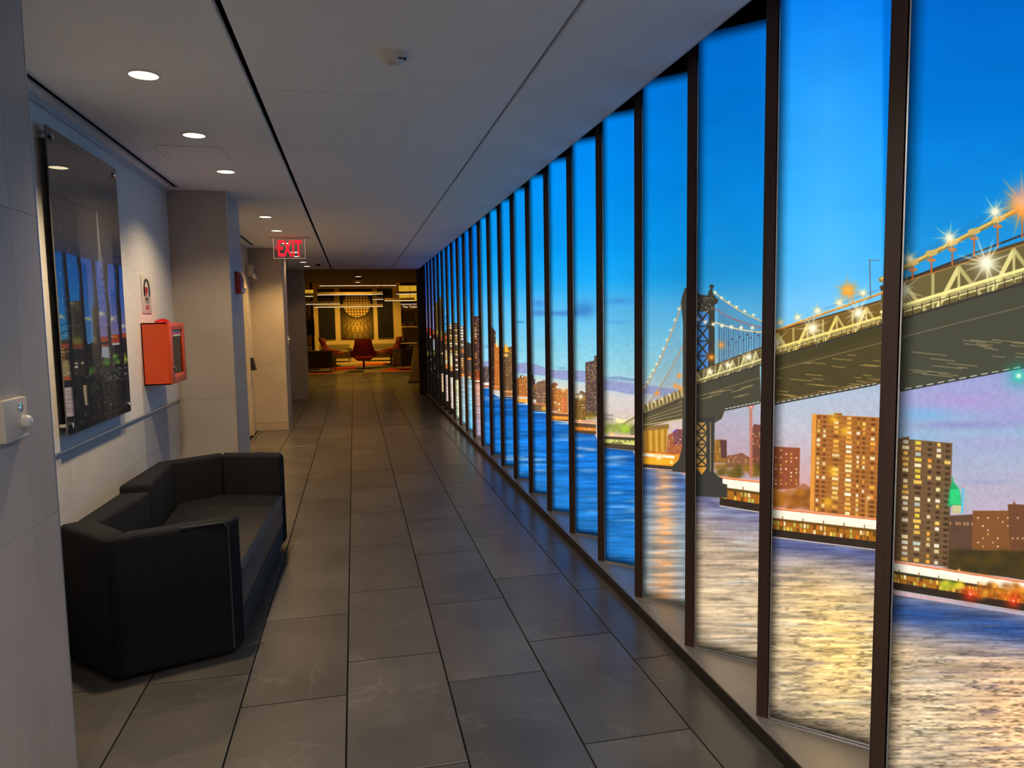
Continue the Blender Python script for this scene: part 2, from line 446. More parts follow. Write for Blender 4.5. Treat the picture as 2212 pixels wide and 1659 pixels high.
    # ---- water
    wl = np.interp(X, [1000, 1057, 1063, 1080, 1110, 1138, 1180, 1225, 1285, 1300, 1368, 1382, 1470, 1560, 1640, 1660, 1905, 1915, 2212, 2500], [842, 838, 850, 858, 860, 873, 890, 912, 938, 966, 974, 1008, 1020, 1074, 1084, 1152, 1182, 1282, 1330, 1378])
    depth = Y[:, None]-wl[None, :]
    mask = np.clip(depth, 0, 1)
    blue = ramp(np.clip(depth, 0, 400), [(0, (30, 92, 170)), (40, (22, 106, 192)), (160, (34, 122, 204)), (400, (44, 124, 196))])
    grey = ramp(np.clip(depth, 0, 700), [(0, (150, 140, 150)), (25, (96, 96, 130)), (60, (150, 140, 150)), (120, (190, 166, 138)), (260, (204, 180, 144)), (430, (166, 148, 126)), (700, (186, 166, 134))])
    gm = np.interp(X, [1000, 1370, 1385, 1440, 1480, 1500, 2500], [0, 0, .55, .5, .6, 1, 1])[None, :, None].astype(np.float32)
    wat = blue*(1-gm)+grey*gm
    lit = np.array([250, 206, 118], np.float32)/255
    g = np.exp(-((X[None, :]-1815)/100)**2-((Y[:, None]-1395)/150)**2)*.75+np.exp(-((X[None, :]-1730)/60)**2-((Y[:, None]-1260)/50)**2)*.3
    wat = wat+(lit-wat)*g[..., None].astype(np.float32)
    g = np.exp(-((X[None, :]-2215)/110)**2-((Y[:, None]-1560)/160)**2)*.45
    wat = wat+(np.array([252, 176, 112], np.float32)/255-wat)*g[..., None].astype(np.float32)
    g = np.clip((X[None, :]-1905)/20, 0, 1)*np.exp(-((depth-36)/34)**2)*.95
    wat = wat+(np.array([42, 72, 128], np.float32)/255-wat)*g[..., None].astype(np.float32)
    g = np.clip((X[None, :]-1660)/8, 0, 1)*np.clip((1908-X[None, :])/8, 0, 1)*np.exp(-((depth-18)/18)**2)*.85
    wat = wat+(np.array([84, 92, 140], np.float32)/255-wat)*g[..., None].astype(np.float32)
    g = np.clip((X[None, :]-1380)/6, 0, 1)*np.clip((1484-X[None, :])/6, 0, 1)*np.exp(-((X[None, :]-1436)/(20+.06*np.clip(depth, 0, 400)))**2)
    wat = wat+(np.array([250, 172, 104], np.float32)/255-wat)*(g*(.45+.5*vnoise(H, W, 5, 26, rng)))[..., None].astype(np.float32)
    # ripples: long flat streaks, then finer wavelets where the water is near
    far = np.interp(X, [1000, 1290, 1480, 1700, 2500], [.35, .6, .9, 1.25, 1.7])[None, :]
    st = vnoise(H, W, 3.2, 46, rng)*.5+vnoise(H, W, 7, 90, rng)*.5
    wat = wat*(1+(st-.5)*.6)[..., None]
    hi = np.clip(vnoise(H, W, 6, 55, rng)*.6+vnoise(H, W, 24, 120, rng)*.4-.62, 0, 1)*2.4*np.clip(1.5-far, .25, 1)
    wat = wat+(np.array([190, 215, 235], np.float32)/255-wat)*np.clip(hi, 0, .8)[..., None].astype(np.float32)
    f1 = vnoise(H, W, 3.6, 24, rng); f2 = vnoise(H, W, 2.0, 9, rng); f3 = vnoise(H, W, 14, 40, rng)
    rid = np.clip((f1*.5+f2*.45+f3*.25-.66)*4.5, 0, 1)-.35*np.clip((.48-f1*.5-f2*.45)*4, 0, 1)
    amp = np.clip((far-.8)*.55, 0, .55)*np.clip(depth/160, .15, 1)
    wat = wat*(1-(rid-.1)*amp*1.1)[..., None].astype(np.float32)
    dark = np.clip(vnoise(H, W, 8, 95, rng)*.6+vnoise(H, W, 3, 60, rng)*.4-.66, 0, 1)*3*np.clip(far-.6, 0, 1)
    wat = wat+(np.array([104, 92, 110], np.float32)/255-wat)*np.clip(dark, 0, .55)[..., None].astype(np.float32)
    S.a += (wat.astype(np.float32)-S.a)*mask[..., None].astype(np.float32)
    # =================================================== skyline left of the bridge
    def block(q, col, nx, ny, prob, cols=WARM, fx=.5, fy=.42, alpha=1):
        S.poly(q, col, alpha); S.windows(q, nx, ny, prob, cols, rng, fx, fy)
    O = [(255, 176, 60), (255, 206, 110), (250, 150, 50), (255, 236, 180)]
    # slice 9/8: low blocks and a lit quay
    block([(1040, 792), (1046, 792), (1057, 792), (1057, 826), (1040, 826)][0:1]+[(1058, 792), (1058, 826), (1040, 826)], (92, 76, 80), 5, 8, .6, O)
    S.line([(1040, 829), (1060, 830)], 4, (255, 236, 210)); S.poly([(1040, 832), (1060, 833), (1060, 837), (1040, 836)], (170, 90, 60))
    block([(1061, 704), (1064, 714), (1070, 716), (1070, 838), (1061, 838)][0:1]+[(1071, 716), (1071, 838), (1061, 838)], (84, 58, 52), 3, 16, .15, O)
    block([(1068, 740), (1081, 750), (1081, 838), (1068, 838)], (186, 104, 46), 5, 16, .6, O)
    S.poly([(1072, 750), (1073.5, 730), (1076, 750)], (255, 226, 150)); S.line([(1060, 834), (1082, 835)], 1.5, (255, 170, 130))
    S.poly([(1060, 836), (1082, 838), (1082, 844), (1060, 842)], (200, 120, 50))
    block([(1086, 752), (1108, 748), (1108, 846), (1087, 844)], (112, 84, 56), 7, 18, .45, O)
    S.poly([(1087, 761), (1092.6, 740), (1101, 761)], (250, 160, 40)); S.poly([(1091, 761), (1093, 741), (1096, 761)], (255, 200, 70))
    S.poly([(1088, 764), (1097, 764), (1097, 771), (1088, 771)], (250, 190, 110)); S.line([(1086, 845), (1110, 846)], 2, (255, 150, 70))
    block([(1086, 847), (1110, 848), (1110, 856), (1086, 855)], (150, 92, 50), 8, 1, .8, O)
    S.poly([(1086, 856), (1110, 858), (1110, 861), (1086, 859)], (70, 64, 66))
    # slice 6
    block([(1112, 756), (1116, 768), (1116, 862), (1112, 862)], (50, 38, 36), 2, 14, .4, O)
    block([(1114, 818), (1139, 812), (1140, 858), (1114, 855)], (172, 104, 52), 9, 9, .5, O)
    S.poly([(1124, 811), (1132, 811), (1132, 818), (1124, 818)], (110, 70, 50)); S.disc(1129, 814, 2, (255, 246, 220))
    S.line([(1112, 856), (1141, 857)], 1.6, (255, 140, 70))
    block([(1114, 861), (1141, 862), (1141, 870), (1114, 869)], (250, 168, 60), 10, 1, .8, O); S.line([(1112, 872), (1141, 874)], 1.6, (230, 235, 240))
    # slice 5
    S.poly([(1146, 818), (1149, 804), (1153, 812), (1153, 836), (1146, 836)], (60, 52, 58)); S.poly([(1146, 822), (1156, 818), (1157, 836), (1146, 836)], (96, 80, 80))
    block([(1148, 832), (1170, 828), (1170, 844), (1148, 844)], (170, 112, 70), 7, 3, .5, O)
    block([(1160, 826), (1168, 823), (1180, 820), (1180, 874), (1160, 872)][0:1]+[(1180, 820), (1180, 874), (1148, 872)], (126, 92, 74), 9, 8, .4, O)
    block([(1148, 845), (1160, 845), (1160, 872), (1148, 871)], (104, 80, 66), 4, 4, .6, WARM)
    S.disc(1155, 867, 4, (250, 246, 240)); S.line([(1146, 871), (1181, 874)], 1.8, (250, 120, 70)); S.poly([(1146, 873), (1181, 875), (1181, 890), (1146, 886)], (120, 92, 66))
    S.glow(1176, 882, 6, (250, 180, 60), .9, 5); S.line([(1146, 890), (1181, 892)], 1.4, (190, 220, 240))
    # slice 4
    block([(1189, 830), (1205, 828), (1205, 888), (1189, 886)], (170, 106, 60), 4, 8, .5, O)
    S.poly([(1193, 829), (1199, 826), (1205, 829), (1204, 838), (1193, 838)], (150, 96, 64))
    block([(1204, 840), (1227, 840), (1227, 892), (1204, 890)], (186, 116, 54), 8, 8, .5, O)
    S.disc(1204, 836, 2.4, (255, 244, 214)); S.glow(1218, 841, 5, (255, 230, 180), .8); S.disc(1200, 870, 2.2, (255, 232, 170)); S.disc(1208, 873, 2, (255, 240, 200)); S.disc(1208, 886, 2, (255, 240, 200))
    block([(1214, 860), (1222, 860), (1222, 888), (1214, 888)], (210, 110, 60), 2, 6, .7, [(255, 120, 110), (255, 200, 160)])
    S.line([(1186, 890), (1228, 893)], 2, (255, 130, 50)); S.poly([(1186, 892), (1228, 895), (1228, 912), (1186, 908)], (110, 74, 44))
    block([(1192, 898), (1228, 900), (1228, 907), (1192, 906)], (240, 150, 50), 9, 1, .8, O); S.line([(1186, 908), (1228, 911)], 1.5, (250, 220, 170))
    # slice 3: tall tower block and brick flats
    S.poly([(1265, 783), (1284, 779), (1284, 769), (1290, 768), (1290, 900), (1266, 900)], (94, 72, 66))
    S.windows([(1266, 785), (1289, 781), (1289, 896), (1267, 896)], 7, 30, .5, WARM, rng, .5, .45)
    block([(1236, 852), (1266, 848), (1266, 908), (1236, 906)], (126, 92, 48), 8, 10, .42, O)
    S.poly([(1253, 846), (1256, 844), (1266, 849), (1266, 856), (1250, 856)], (118, 90, 60)); S.glow(1255, 857, 5, (255, 250, 220), 1); S.glow(1245, 856, 3.5, (255, 240, 200), 1)
    S.glow(1276, 900, 14, (136, 112, 30), .9, 8)
    S.line([(1236, 909), (1288, 914)], 3, (240, 130, 60)); S.line([(1236, 911), (1288, 915)], 1.2, (255, 214, 190)); S.poly([(1236, 913), (1288, 917), (1288, 939), (1236, 934)], (92, 66, 46))
    block([(1238, 921), (1288, 925), (1288, 932), (1238, 929)], (214, 124, 44), 9, 1, .7, O); S.star(1254, 909, 9, (255, 170, 60), 10)
    for (x, y) in ((1253, 968), (1270, 970), (1281, 972), (1253, 985)): S.glow(x, y, 10, (210, 200, 205), .55, 3)
    # slice 2: dome, far deck, green trees, quay
    b = S.box(1298, 880, 1372, 946)
    S.glow(1335, 918, 40, (196, 196, 130), .75, 12)
    S.line([(1302, 896), (1325, 897)], 1.2, (110, 104, 96)); S.line([(1302, 906), (1325, 906)], 1.2, (110, 104, 96))
    for x in range(1303, 1326, 4): S.line([(x, 895), (x, 912)], .9, (110, 104, 96))
    S.poly([(1331, 910), (1333, 902), (1340, 905), (1353, 907), (1353, 914), (1332, 914)], (255, 232, 170))
    S.line([(1345, 917), (1372, 900)], 6, (150, 140, 100)); S.line([(1346, 914), (1372, 897)], 1.5, (240, 226, 170))
    for (x, y) in ((1345, 899), (1352, 896), (1362, 892)): S.disc(x, y, 1.6, (255, 226, 160))
    for k in range(16): S.glow(1306+k*4.2, 926+6*math.sin(k*1.7), 7, ((118, 128, 62), (150, 176, 60), (160, 160, 90))[k % 3], .8, 6)
    S.glow(1351, 928, 10, (176, 210, 60), .9, 9); S.poly([(1362, 926), (1372, 915), (1372, 940), (1362, 940)], (110, 110, 70), .8)
    S.line([(1298, 939), (1372, 943)], 2.4, (244, 196, 160)); S.star(1324, 938, 9, (255, 180, 60), 10)
    S.poly([(1298, 942), (1372, 946), (1372, 974), (1298, 966)], (78, 68, 52))
    S.poly([(1300, 948), (1372, 952), (1372, 962), (1300, 956)], (206, 204, 110)); S.windows([(1300, 948), (1372, 952), (1372, 962), (1300, 956)], 16, 2, .5, [(70, 70, 40), (250, 236, 150), (120, 130, 50)], rng, .8, .7)
    for (x, y) in ((1325, 1004), (1345, 1030), (1316, 990)): S.glow(x, y, 20, (150, 190, 225), .6, 3)
    # =================================================== right-hand shore
    def shore(xa, xb, ya, yb, land):
        # pier roof lamps: a red line, the white scalloped canopy, stalls, the dark quay, a bright water line
        def q(o0, o1): return [(xa, ya+o0), (xb, yb+o0*1.1), (xb, yb+o1*1.1), (xa, ya+o1)]
        S.poly(q(0, 62), land)
        S.poly(q(26, 52), (168, 104, 34))
        S.windows(q(24, 46), int((xb-xa)/7), 2, .65, [(255, 214, 90), (255, 240, 190), (230, 120, 40), (190, 190, 90), (90, 60, 30)], rng, .8, .8)
        S.poly(q(5, 20), (255, 240, 214))
        nb = max(2, int((xb-xa)/40))
        for k in range(nb):
            t0, t1 = k/nb, (k+1)/nb
            p0 = (xa+(xb-xa)*t0, ya+(yb-ya)*t0+8); p1 = (xa+(xb-xa)*t1-4, ya+(yb-ya)*t1+8)
            S.line([p0, p1], 13, (255, 244, 222)); S.line([(p1[0]+2, p1[1]-4), (p1[0]+2, p1[1]+34)], 2, (120, 80, 40))
        S.line([(xa, ya), (xb, yb)], 3, (236, 122, 70)); S.line([(xa, ya-2), (xb, yb-2)], 1.2, (255, 190, 150))
        S.poly(q(44, 60), (54, 42, 34)); S.line([(xa, ya+61), (xb, yb+66)], 2, (214, 210, 214))
    # left of the tower, the masonry anchorage
    S.poly([(1380, 925), (1444, 918), (1440, 975), (1380, 985)], (196, 142, 48))
    for k in range(9): S.line([(1386+k*6.5, 926), (1388+k*6.3, 978)], 2.2, ((150, 100, 30), (240, 196, 96))[k % 2], .8)
    S.poly([(1380, 922), (1446, 916), (1446, 926), (1380, 932)], (146, 112, 60))
    S.poly([(1444, 940), (1462, 930), (1484, 926), (1484, 985), (1440, 985)], (170, 96, 62)); S.poly([(1455, 932), (1462, 927), (1473, 928), (1475, 960), (1455, 960)], (128, 76, 84)); S.line([(1455, 934), (1462, 928)], 2, (90, 90, 230))
    S.windows([(1444, 945), (1476, 940), (1476, 975), (1444, 978)], 8, 6, .35, O, rng)
    S.poly([(1380, 976), (1484, 982), (1484, 1012), (1380, 1006)], (226, 150, 44)); S.poly([(1380, 978), (1458, 985), (1458, 991), (1380, 985)], (255, 240, 214)); S.line([(1380, 974), (1460, 981)], 2, (200, 80, 40))
    S.poly([(1380, 988), (1456, 992), (1456, 1004), (1380, 1000)], (246, 176, 40)); S.star(1424, 988, 24, (255, 190, 90), 14); S.star(1451, 999, 10, (255, 214, 140), 10)
    S.poly([(1380, 1002), (1460, 1008), (1484, 1010), (1484, 1022), (1380, 1010)], (72, 56, 50)); S.line([(1380, 1010), (1452, 1016)], 1.4, (255, 226, 190))
    # between tower and the next post
    S.poly([(1540, 950), (1546, 950), (1571, 950), (1571, 1000), (1540, 1000)], (150, 104, 48)); S.windows([(1545, 952), (1571, 952), (1571, 994), (1545, 994)], 6, 8, .45, O, rng)
    S.poly([(1557, 950), (1571, 952), (1571, 990), (1559, 990)], (96, 64, 60))
    S.poly([(1570, 985), (1590, 982), (1604, 978), (1612, 984), (1625, 990), (1625, 1010), (1570, 1010)], (140, 92, 66)); S.windows([(1572, 985), (1620, 986), (1620, 1002), (1572, 1000)], 9, 3, .4, O, rng)
    S.poly([(1626, 925), (1630, 916), (1641, 918), (1650, 918), (1650, 1030), (1622, 1010)], (120, 74, 60)); S.windows([(1626, 930), (1648, 928), (1648, 1005), (1626, 1005)], 5, 14, .3, O, rng)
    for k in range(40): S.glow(1548+rng.random()*95, 1006+rng.random()*24, 8, ((128, 96, 34), (104, 88, 36), (150, 108, 36), (90, 76, 34))[k % 4], .8, 6)
    S.line([(1622, 885), (1624, 1030)], 5, (190, 110, 80), .8)
    for k in range(24): S.line([(1620, 892+k*5.5), (1627, 892+k*5.5+5)], 1, (236, 190, 170)); S.line([(1627, 892+k*5.5), (1620, 892+k*5.5+5)], 1, (170, 60, 50))
    S.star(1624, 879, 12, (255, 50, 40), 10)
    shore(1556, 1660, 1032, 1044, (100, 72, 34))
    # slice with the lit flats
    S.poly([(1652, 930), (1672, 926), (1672, 965), (1730, 968), (1728, 1055), (1652, 1060)], (150, 82, 52)); S.poly([(1660, 926), (1671, 926), (1671, 962), (1660, 962)], (110, 60, 60))
    S.windows([(1672, 968), (1728, 970), (1727, 1050), (1672, 1050)], 5, 10, .5, WARM, rng, .35, .45)
    S.poly([(1722, 1050), (1740, 1045), (1755, 1056), (1755, 1080), (1722, 1080)], (176, 110, 80))
    for k in range(60): S.glow(1656+rng.random()*100, 1062+rng.random()*36, 10, ((172, 102, 34), (150, 88, 30), (190, 120, 40), (136, 80, 34))[k % 4], .75, 7)
    Q = [(1756, 895), (1912, 903), (1908, 1125), (1751, 1104)]
    S.poly(Q, (164, 100, 46)); S.poly([(1804, 893), (1820, 893), (1821, 900), (1804, 899)], (140, 84, 40))
    S.poly([(1756, 895), (1765, 896), (1760, 1105), (1751, 1104)], (232, 152, 62))
    ny = 21
    for j in range(ny+1): S.line([lerp(Q[0], Q[3], j/ny), lerp(Q[1], Q[2], j/ny)], 1.2, (206, 146, 78), .7)
    for (u0, u1, p, cc) in ((.07, .12, .4, WARM), (.155, .2, .25, WARM), (.29, .385, .8, WARM), (.47, .56, .85, WARM), (.62, .665, .5, WARM), (.7, .745, .45, WARM), (.81, .88, .4, O), (.93, 1., .7, WARM)):
        qq = [lerp(Q[0], Q[1], u0), lerp(Q[0], Q[1], u1), lerp(Q[3], Q[2], u1), lerp(Q[3], Q[2], u0)]
        S.windows(qq, 1, ny, 1.0, [(110, 66, 34)], rng, .95, .55)
        S.windows(qq, 1, ny, p, cc, rng, 1.05, .62)
    for (x, y) in ((1803, 906), (1801, 1017), (1827, 932), (1790, 1086)): S.glow(x, y, 11, (255, 190, 50), .75)
    S.line([(1873, 1080), (1873, 1122)], 2, (220, 160, 80)); S.star(1878, 1076, 13, (255, 214, 140), 12)
    shore(1650, 1915, 1097, 1125, (112, 74, 30))
    # slice with the dark flats and the green dome
    Q = [(1905, 944), (2060, 958), (2052, 1226), (1905, 1208)]
    S.poly(Q, (112, 84, 56)); S.poly([(1950, 946), (1966, 944), (1967, 950), (1950, 950)], (98, 72, 50))
    ny = 22
    for j in range(ny+1): S.line([lerp(Q[0], Q[3], j/ny), lerp(Q[1], Q[2], j/ny)], 1.1, (146, 110, 76), .6)
    for (u0, u1, p, cc) in ((.03, .09, .5, WARM), (.13, .18, .5, WARM), (.3, .4, .75, [(250, 190, 90), (255, 226, 170), (230, 220, 190)]), (.47, .58, .75, [(240, 214, 70), (255, 240, 190), (190, 200, 190), (250, 200, 90)]),
                        (.66, .72, .35, O), (.78, .85, .45, WARM), (.9, .98, .25, WARM)):
        qq = [lerp(Q[0], Q[1], u0), lerp(Q[0], Q[1], u1), lerp(Q[3], Q[2], u1), lerp(Q[3], Q[2], u0)]
        S.windows(qq, 1, ny, 1.0, [(70, 52, 38)], rng, .95, .5)
        S.windows(qq, 1, ny, p, cc, rng, 1.05, .62)
    S.poly([(2050, 1094), (2054, 1060), (2058, 1046), (2059, 1030), (2061, 1030), (2062, 1042), (2068, 1048), (2075, 1058), (2078, 1074), (2079, 1094)], (34, 170, 96)); S.poly([(2056, 1058), (2074, 1058), (2078, 1090), (2056, 1090)], (52, 206, 116)); S.glow(2068, 1075, 24, (60, 200, 140), .25); S.poly([(2060, 1092), (2078, 1092), (2080, 1110), (2060, 1110)], (200, 190, 140))
    S.line([(2083, 1052), (2081, 1110)], 4, (90, 190, 226)); S.disc(2084, 1052, 2.5, (255, 130, 170))
    S.poly([(2052, 1115), (2105, 1112), (2105, 1190), (2052, 1190)], (98, 70, 54)); S.windows([(2054, 1124), (2104, 1126), (2104, 1140), (2054, 1138)], 12, 1, .7, [(255, 190, 130)], rng)
    S.poly([(2104, 1104), (2180, 1104), (2180, 1090), (2190, 1090), (2193, 1083), (2197, 1090), (2260, 1096), (2500, 1100), (2500, 1230), (2102, 1200)], (132, 84, 48)); S.poly([(2180, 1090), (2500, 1098), (2500, 1226), (2186, 1205)], (104, 68, 48), .7)
    S.windows([(2110, 1115), (2260, 1115), (2260, 1195), (2110, 1195)], 14, 9, .22, [(255, 200, 110), (255, 236, 190)], rng, .35, .4)
    S.poly([(2052, 1188), (2500, 1200), (2500, 1300), (2052, 1228)], (74, 60, 34))
    for k in range(150): S.glow(2056+rng.random()*260, 1194+rng.random()*46, 13, ((78, 60, 30), (64, 56, 32), (92, 70, 30), (60, 50, 30))[k % 4], .6, 9)
    shore(1905, 2500, 1210, 1304, (60, 56, 36))
    for k in range(26): S.glow(2038+rng.random()*42, 1258+rng.random()*14, 6, ((206, 206, 50), (140, 160, 40), (236, 196, 60))[k % 3], .7, 5)
    for k in range(60): S.glow(2110+rng.random()*110, 1264+rng.random()*26, 7, ((230, 130, 30), (180, 90, 24), (244, 170, 60), (120, 60, 20))[k % 4], .6, 6)
    for (x, y) in ((2099, 1285), (2192, 1299)): S.glow(x, y, 16, (255, 60, 20), .7); S.star(x, y, 11, (255, 80, 50), 10)
    S.star(2074, 1233, 9, (255, 150, 60), 10)
    g = vnoise(H, W, 2, 2, rng)*.5+vnoise(H, W, 7, 7, rng)*.5
    S.a *= (1+(g-.5)*.11*np.interp(Y, [690, 760], [.15, 1])[:, None])[..., None].astype(np.float32)
    # =================================================== the bridge
    IRON = (70, 66, 54)
    # deck underside and fascia right of the tower
    up = [(1498, 835), (1642, 790), (1667, 772), (1900, 703), (1932, 688), (2212, 610), (2500, 530)]
    lo = [(1498, 905), (1567, 886), (1642, 870), (1664, 877), (1896, 831), (1927, 850), (2212, 796), (2500, 742)]
    S.poly([(1498, 835), (1642, 790), (1645, 869), (1567, 886), (1560, 905), (1545, 914), (1542, 945), (1498, 945)], (76, 72, 58))
    S.poly([(1655, 777), (1908, 700), (1905, 829), (1655, 879)], (72, 66, 42)); S.poly([(1655, 800), (1908, 724), (1905, 829), (1655, 879)], (88, 74, 44), .5)
    S.poly([(1905, 700), (2212, 610), (2500, 528), (2500, 742), (1905, 854)], (74, 74, 60))
    for (pa, pb) in (((1498, 860), (1645, 815)), ((1655, 805), (1908, 740)), ((1905, 740), (2300, 640))):
        S.line([pa, pb], 1.4, (150, 134, 92), .8)
    for k in range(26):
        x = 1675+rng.random()*215; y = np.interp(x, [1664, 1896], [868, 824])-rng.random()*70
        L = 12+rng.random()*40; S.line([(x, y), (x+L, y+L*.08)], 1.2, (216, 178, 96), .75)
    for k in range(22):
        x = 1935+rng.random()*270; y = np.interp(x, [1927, 2212], [838, 784])-8-rng.random()*70
        L = 20+rng.random()*60; S.line([(x, y), (x+L, y+L*.1)], 1.3, (196, 170, 120), .7)
    for k in range(10):
        x = 1505+rng.random()*100; y = np.interp(x, [1498, 1642], [880, 850])-rng.random()*22
        S.line([(x, y), (x+24, y-6)], 1.2, (206, 180, 110), .7)
    S.line([(1664, 869), (1896, 823)], 1.2, (200, 140, 70), .6)
    # ragged daylight along the lower chord
    for (xa, ya, xb, yb, n) in ((1567, 884, 1642, 868, 9), (1664, 873, 1896, 828, 19), (1930, 846, 2212, 792, 12), (2212, 792, 2480, 742, 10)):
        S.line([(xa, ya+3), (xb, yb+3)], 2.2, (46, 44, 38))
        for k in range(n):
            t = (k+.2)/n; x, y = lerp((xa, ya), (xb, yb), t); L = (xb-xa)/n*.55
            S.line([(x, y), (x+L, y+(yb-ya)/(xb-xa)*L)], 2.0, (224, 222, 214), .9)
    # truss with lit posts, right of the tower (three slices, growing)
    def truss(xa, xb, t0, t1, b0, b1, n, light, shade):
        T = lambda t: (xa+(xb-xa)*t, t0+(t1-t0)*t); B = lambda t: (xa+(xb-xa)*t, b0+(b1-b0)*t)
        S.poly([T(0), T(1), B(1), B(0)], shade)
        hgt = ((b0-t0)+(b1-t1))/2
        # a pale lit lower band and the frames behind
        S.poly([lerp(T(0), B(0), .62), lerp(T(1), B(1), .62), lerp(T(1), B(1), .86), lerp(T(0), B(0), .86)], light, .55)
        for k in range(n):
            a, c, e = (k+.05)/n, (k+.42)/n, (k+.8)/n
            w = hgt*.11
            S.line([lerp(T(c), B(c), .12), lerp(T(a), B(a), .95)], w, light); S.line([lerp(T(c), B(c), .12), lerp(T(e), B(e), .95)], w*.9, tuple(int(v*.82) for v in light))
            S.line([lerp(T(c), B(c), .15), lerp(T(c), B(c), .9)], w*.6, tuple(int(v*.9) for v in light))
            S.line([lerp(T((k+.95)/n), B((k+.95)/n), .1), lerp(T((k+.95)/n), B((k+.95)/n), .95)], w*.7, tuple(int(v*.8) for v in light))
        S.line([lerp(T(0), B(0), .66), lerp(T(1), B(1), .66)], hgt*.07, tuple(min(255, int(v*1.1)) for v in light))
        S.line([lerp(T(0), B(0), .82), lerp(T(1), B(1), .82)], hgt*.04, (240, 226, 150))
        nn = n*6
        for k in range(nn): S.line([lerp(T((k+.5)/nn), B((k+.5)/nn), .76), lerp(T((k+.5)/nn), B((k+.5)/nn), 1.0)], max(1, hgt*.022), (50, 44, 34))
        S.line([lerp(T(0), B(0), .8), lerp(T(1), B(1), .8)], max(1, hgt*.018), (56, 50, 40)); S.line([lerp(T(0), B(0), 1.0), lerp(T(1), B(1), 1.0)], hgt*.06, (60, 56, 52))
        S.line([T(0), T(1)], max(2, hgt*.07), (84, 66, 44)); S.line([lerp(T(0), B(0), .06), lerp(T(1), B(1), .06)], max(1, hgt*.03), (166, 118, 60))
    truss(1498, 1648, 806, 750, 835, 788, 6, (222, 206, 138), (98, 90, 62))
    truss(1655, 1910, 722, 648, 778, 700, 4, (238, 210, 118), (118, 92, 44))
    truss(1905, 2500, 620, 432, 702, 528, 5, (226, 212, 136), (108, 96, 58))
    # suspenders and main cables
    def cable(pts, w, col, n=24):
        P = []
        for k in range(n+1):
            t = k/n*(len(pts)-1); i = min(int(t), len(pts)-2); P.append(lerp(pts[i], pts[i+1], t-i))
        S.line(P, w, col)
    def curve(xs, ys, n=40): return [(float(x), float(np.interp(x, xs, ys))) for x in np.linspace(xs[0], xs[-1], n)]
    def quad(p0, p1, p2, n=30): return [((1-t)**2*p0[0]+2*t*(1-t)*p1[0]+t*t*p2[0], (1-t)**2*p0[1]+2*t*(1-t)*p1[1]+t*t*p2[1]) for t in np.linspace(0, 1, n)]
    ca = quad((1475, 652), (1430, 790), (1382, 856)); cb = quad((1500, 690), (1452, 810), (1402, 870))
    for P_, lowf in ((ca, 0), (cb, 0)):
        for k in range(2, len(P_)-1):
            x, y = P_[k]; yb = np.interp(x, [1382, 1478], [880, 842])
            if yb > y: S.line([(x, y), (x, yb)], .9, (120, 128, 150), .75)
    S.line(ca, 3.2, (150, 130, 110)); S.line(ca, 1.2, (236, 206, 150), .8); S.line(cb, 3, (140, 126, 112)); S.line(cb, 1, (230, 200, 150), .8)
    cr1 = quad((1543, 630), (1590, 672), (1648, 694)); cr2 = quad((1504, 632), (1560, 690), (1648, 708)); cr3 = quad((1500, 672), (1560, 712), (1648, 718))
    for P_ in (cr1, cr2, cr3):
        for k in range(1, len(P_)):
            x, y = P_[k]
            if x > 1552: S.line([(x, y), (x, np.interp(x, [1498, 1648], [806, 750]))], 1, (64, 78, 110), .75)
    for P_, c in ((cr1, (206, 176, 120)), (cr2, (150, 110, 110)), (cr3, (230, 206, 150))): S.line(P_, 2.6, c)
    for k in range(9): S.disc(1575+k*8, 744-k*2.4-(k % 2)*9, 1.8, (80, 60, 66))
    # the cable rising to the right, its posts and lamp brackets
    S.line([(1655, 722), (1910, 632)], 4.5, (196, 128, 58)); S.line([(1655, 720), (1910, 630)], 1.4, (255, 206, 110))
    S.line([(1780, 668), (1910, 622)], 1.2, (110, 110, 120), .8); S.line([(1880, 561), (1882, 645)], 2, (112, 96, 92)); S.line([(1881, 562), (1900, 562)], 1.4, (112, 96, 92))
    S.line([(1905, 604), (2212, 447), (2500, 300)], 11, (150, 120, 60)); S.line([(1905, 602), (2212, 445), (2500, 298)], 5, (220, 190, 108))
    S.line([(1905, 625), (2212, 507), (2500, 396)], 4, (60, 52, 50))
    for o in (0, 7): S.line([(1936, 582-o), (2212, 425-o)], 1, (70, 84, 120), .8)
    for x in (1974, 2015, 2060, 2107, 2158, 2211, 2270):
        y = np.interp(x, [1905, 2212, 2500], [604, 447, 300]); yb = np.interp(x, [1905, 2212, 2500], [625, 507, 396])
        S.line([(x, y), (x, yb+6)], 4, (176, 104, 60)); S.line([(x-6, y+14), (x+6, y+14)], 7, (196, 120, 70)); S.line([(x-7, y), (x+7, y-3)], 13, (206, 172, 96))
    # tower
    S.poly([(1471, 660), (1474, 640), (1480, 622), (1484, 622), (1484, 1020), (1452, 1016), (1454, 1006), (1466, 995), (1474, 970), (1475, 900), (1476, 700), (1472, 655)], (64, 60, 54))
    S.poly([(1456, 855), (1484, 848), (1484, 905), (1475, 905), (1470, 880), (1458, 870)], (70, 66, 56))
    S.poly([(1380, 880), (1445, 852), (1478, 838), (1478, 858), (1384, 896), (1380, 898)], (150, 130, 86))
    for k in range(24):
        x = 1384+k*4; y = np.interp(x, [1380, 1478], [889, 846]); S.line([(x, y-7), (x+2, y+6)], 1.4, ((240, 220, 150), (80, 70, 50))[k % 2])
    S.poly([(1380, 898), (1474, 858), (1476, 905), (1384, 924)], (92, 82, 62))
    for k in range(5): S.line([(1380, 905+k*4), (1474, 868+k*9)], 1.2, (206, 180, 110), .7)
    for k in range(16): S.line([(1392+k*5, 897-k*2.1), (1388+k*5, 905-k*2.1)], 1.4, (50, 46, 38))
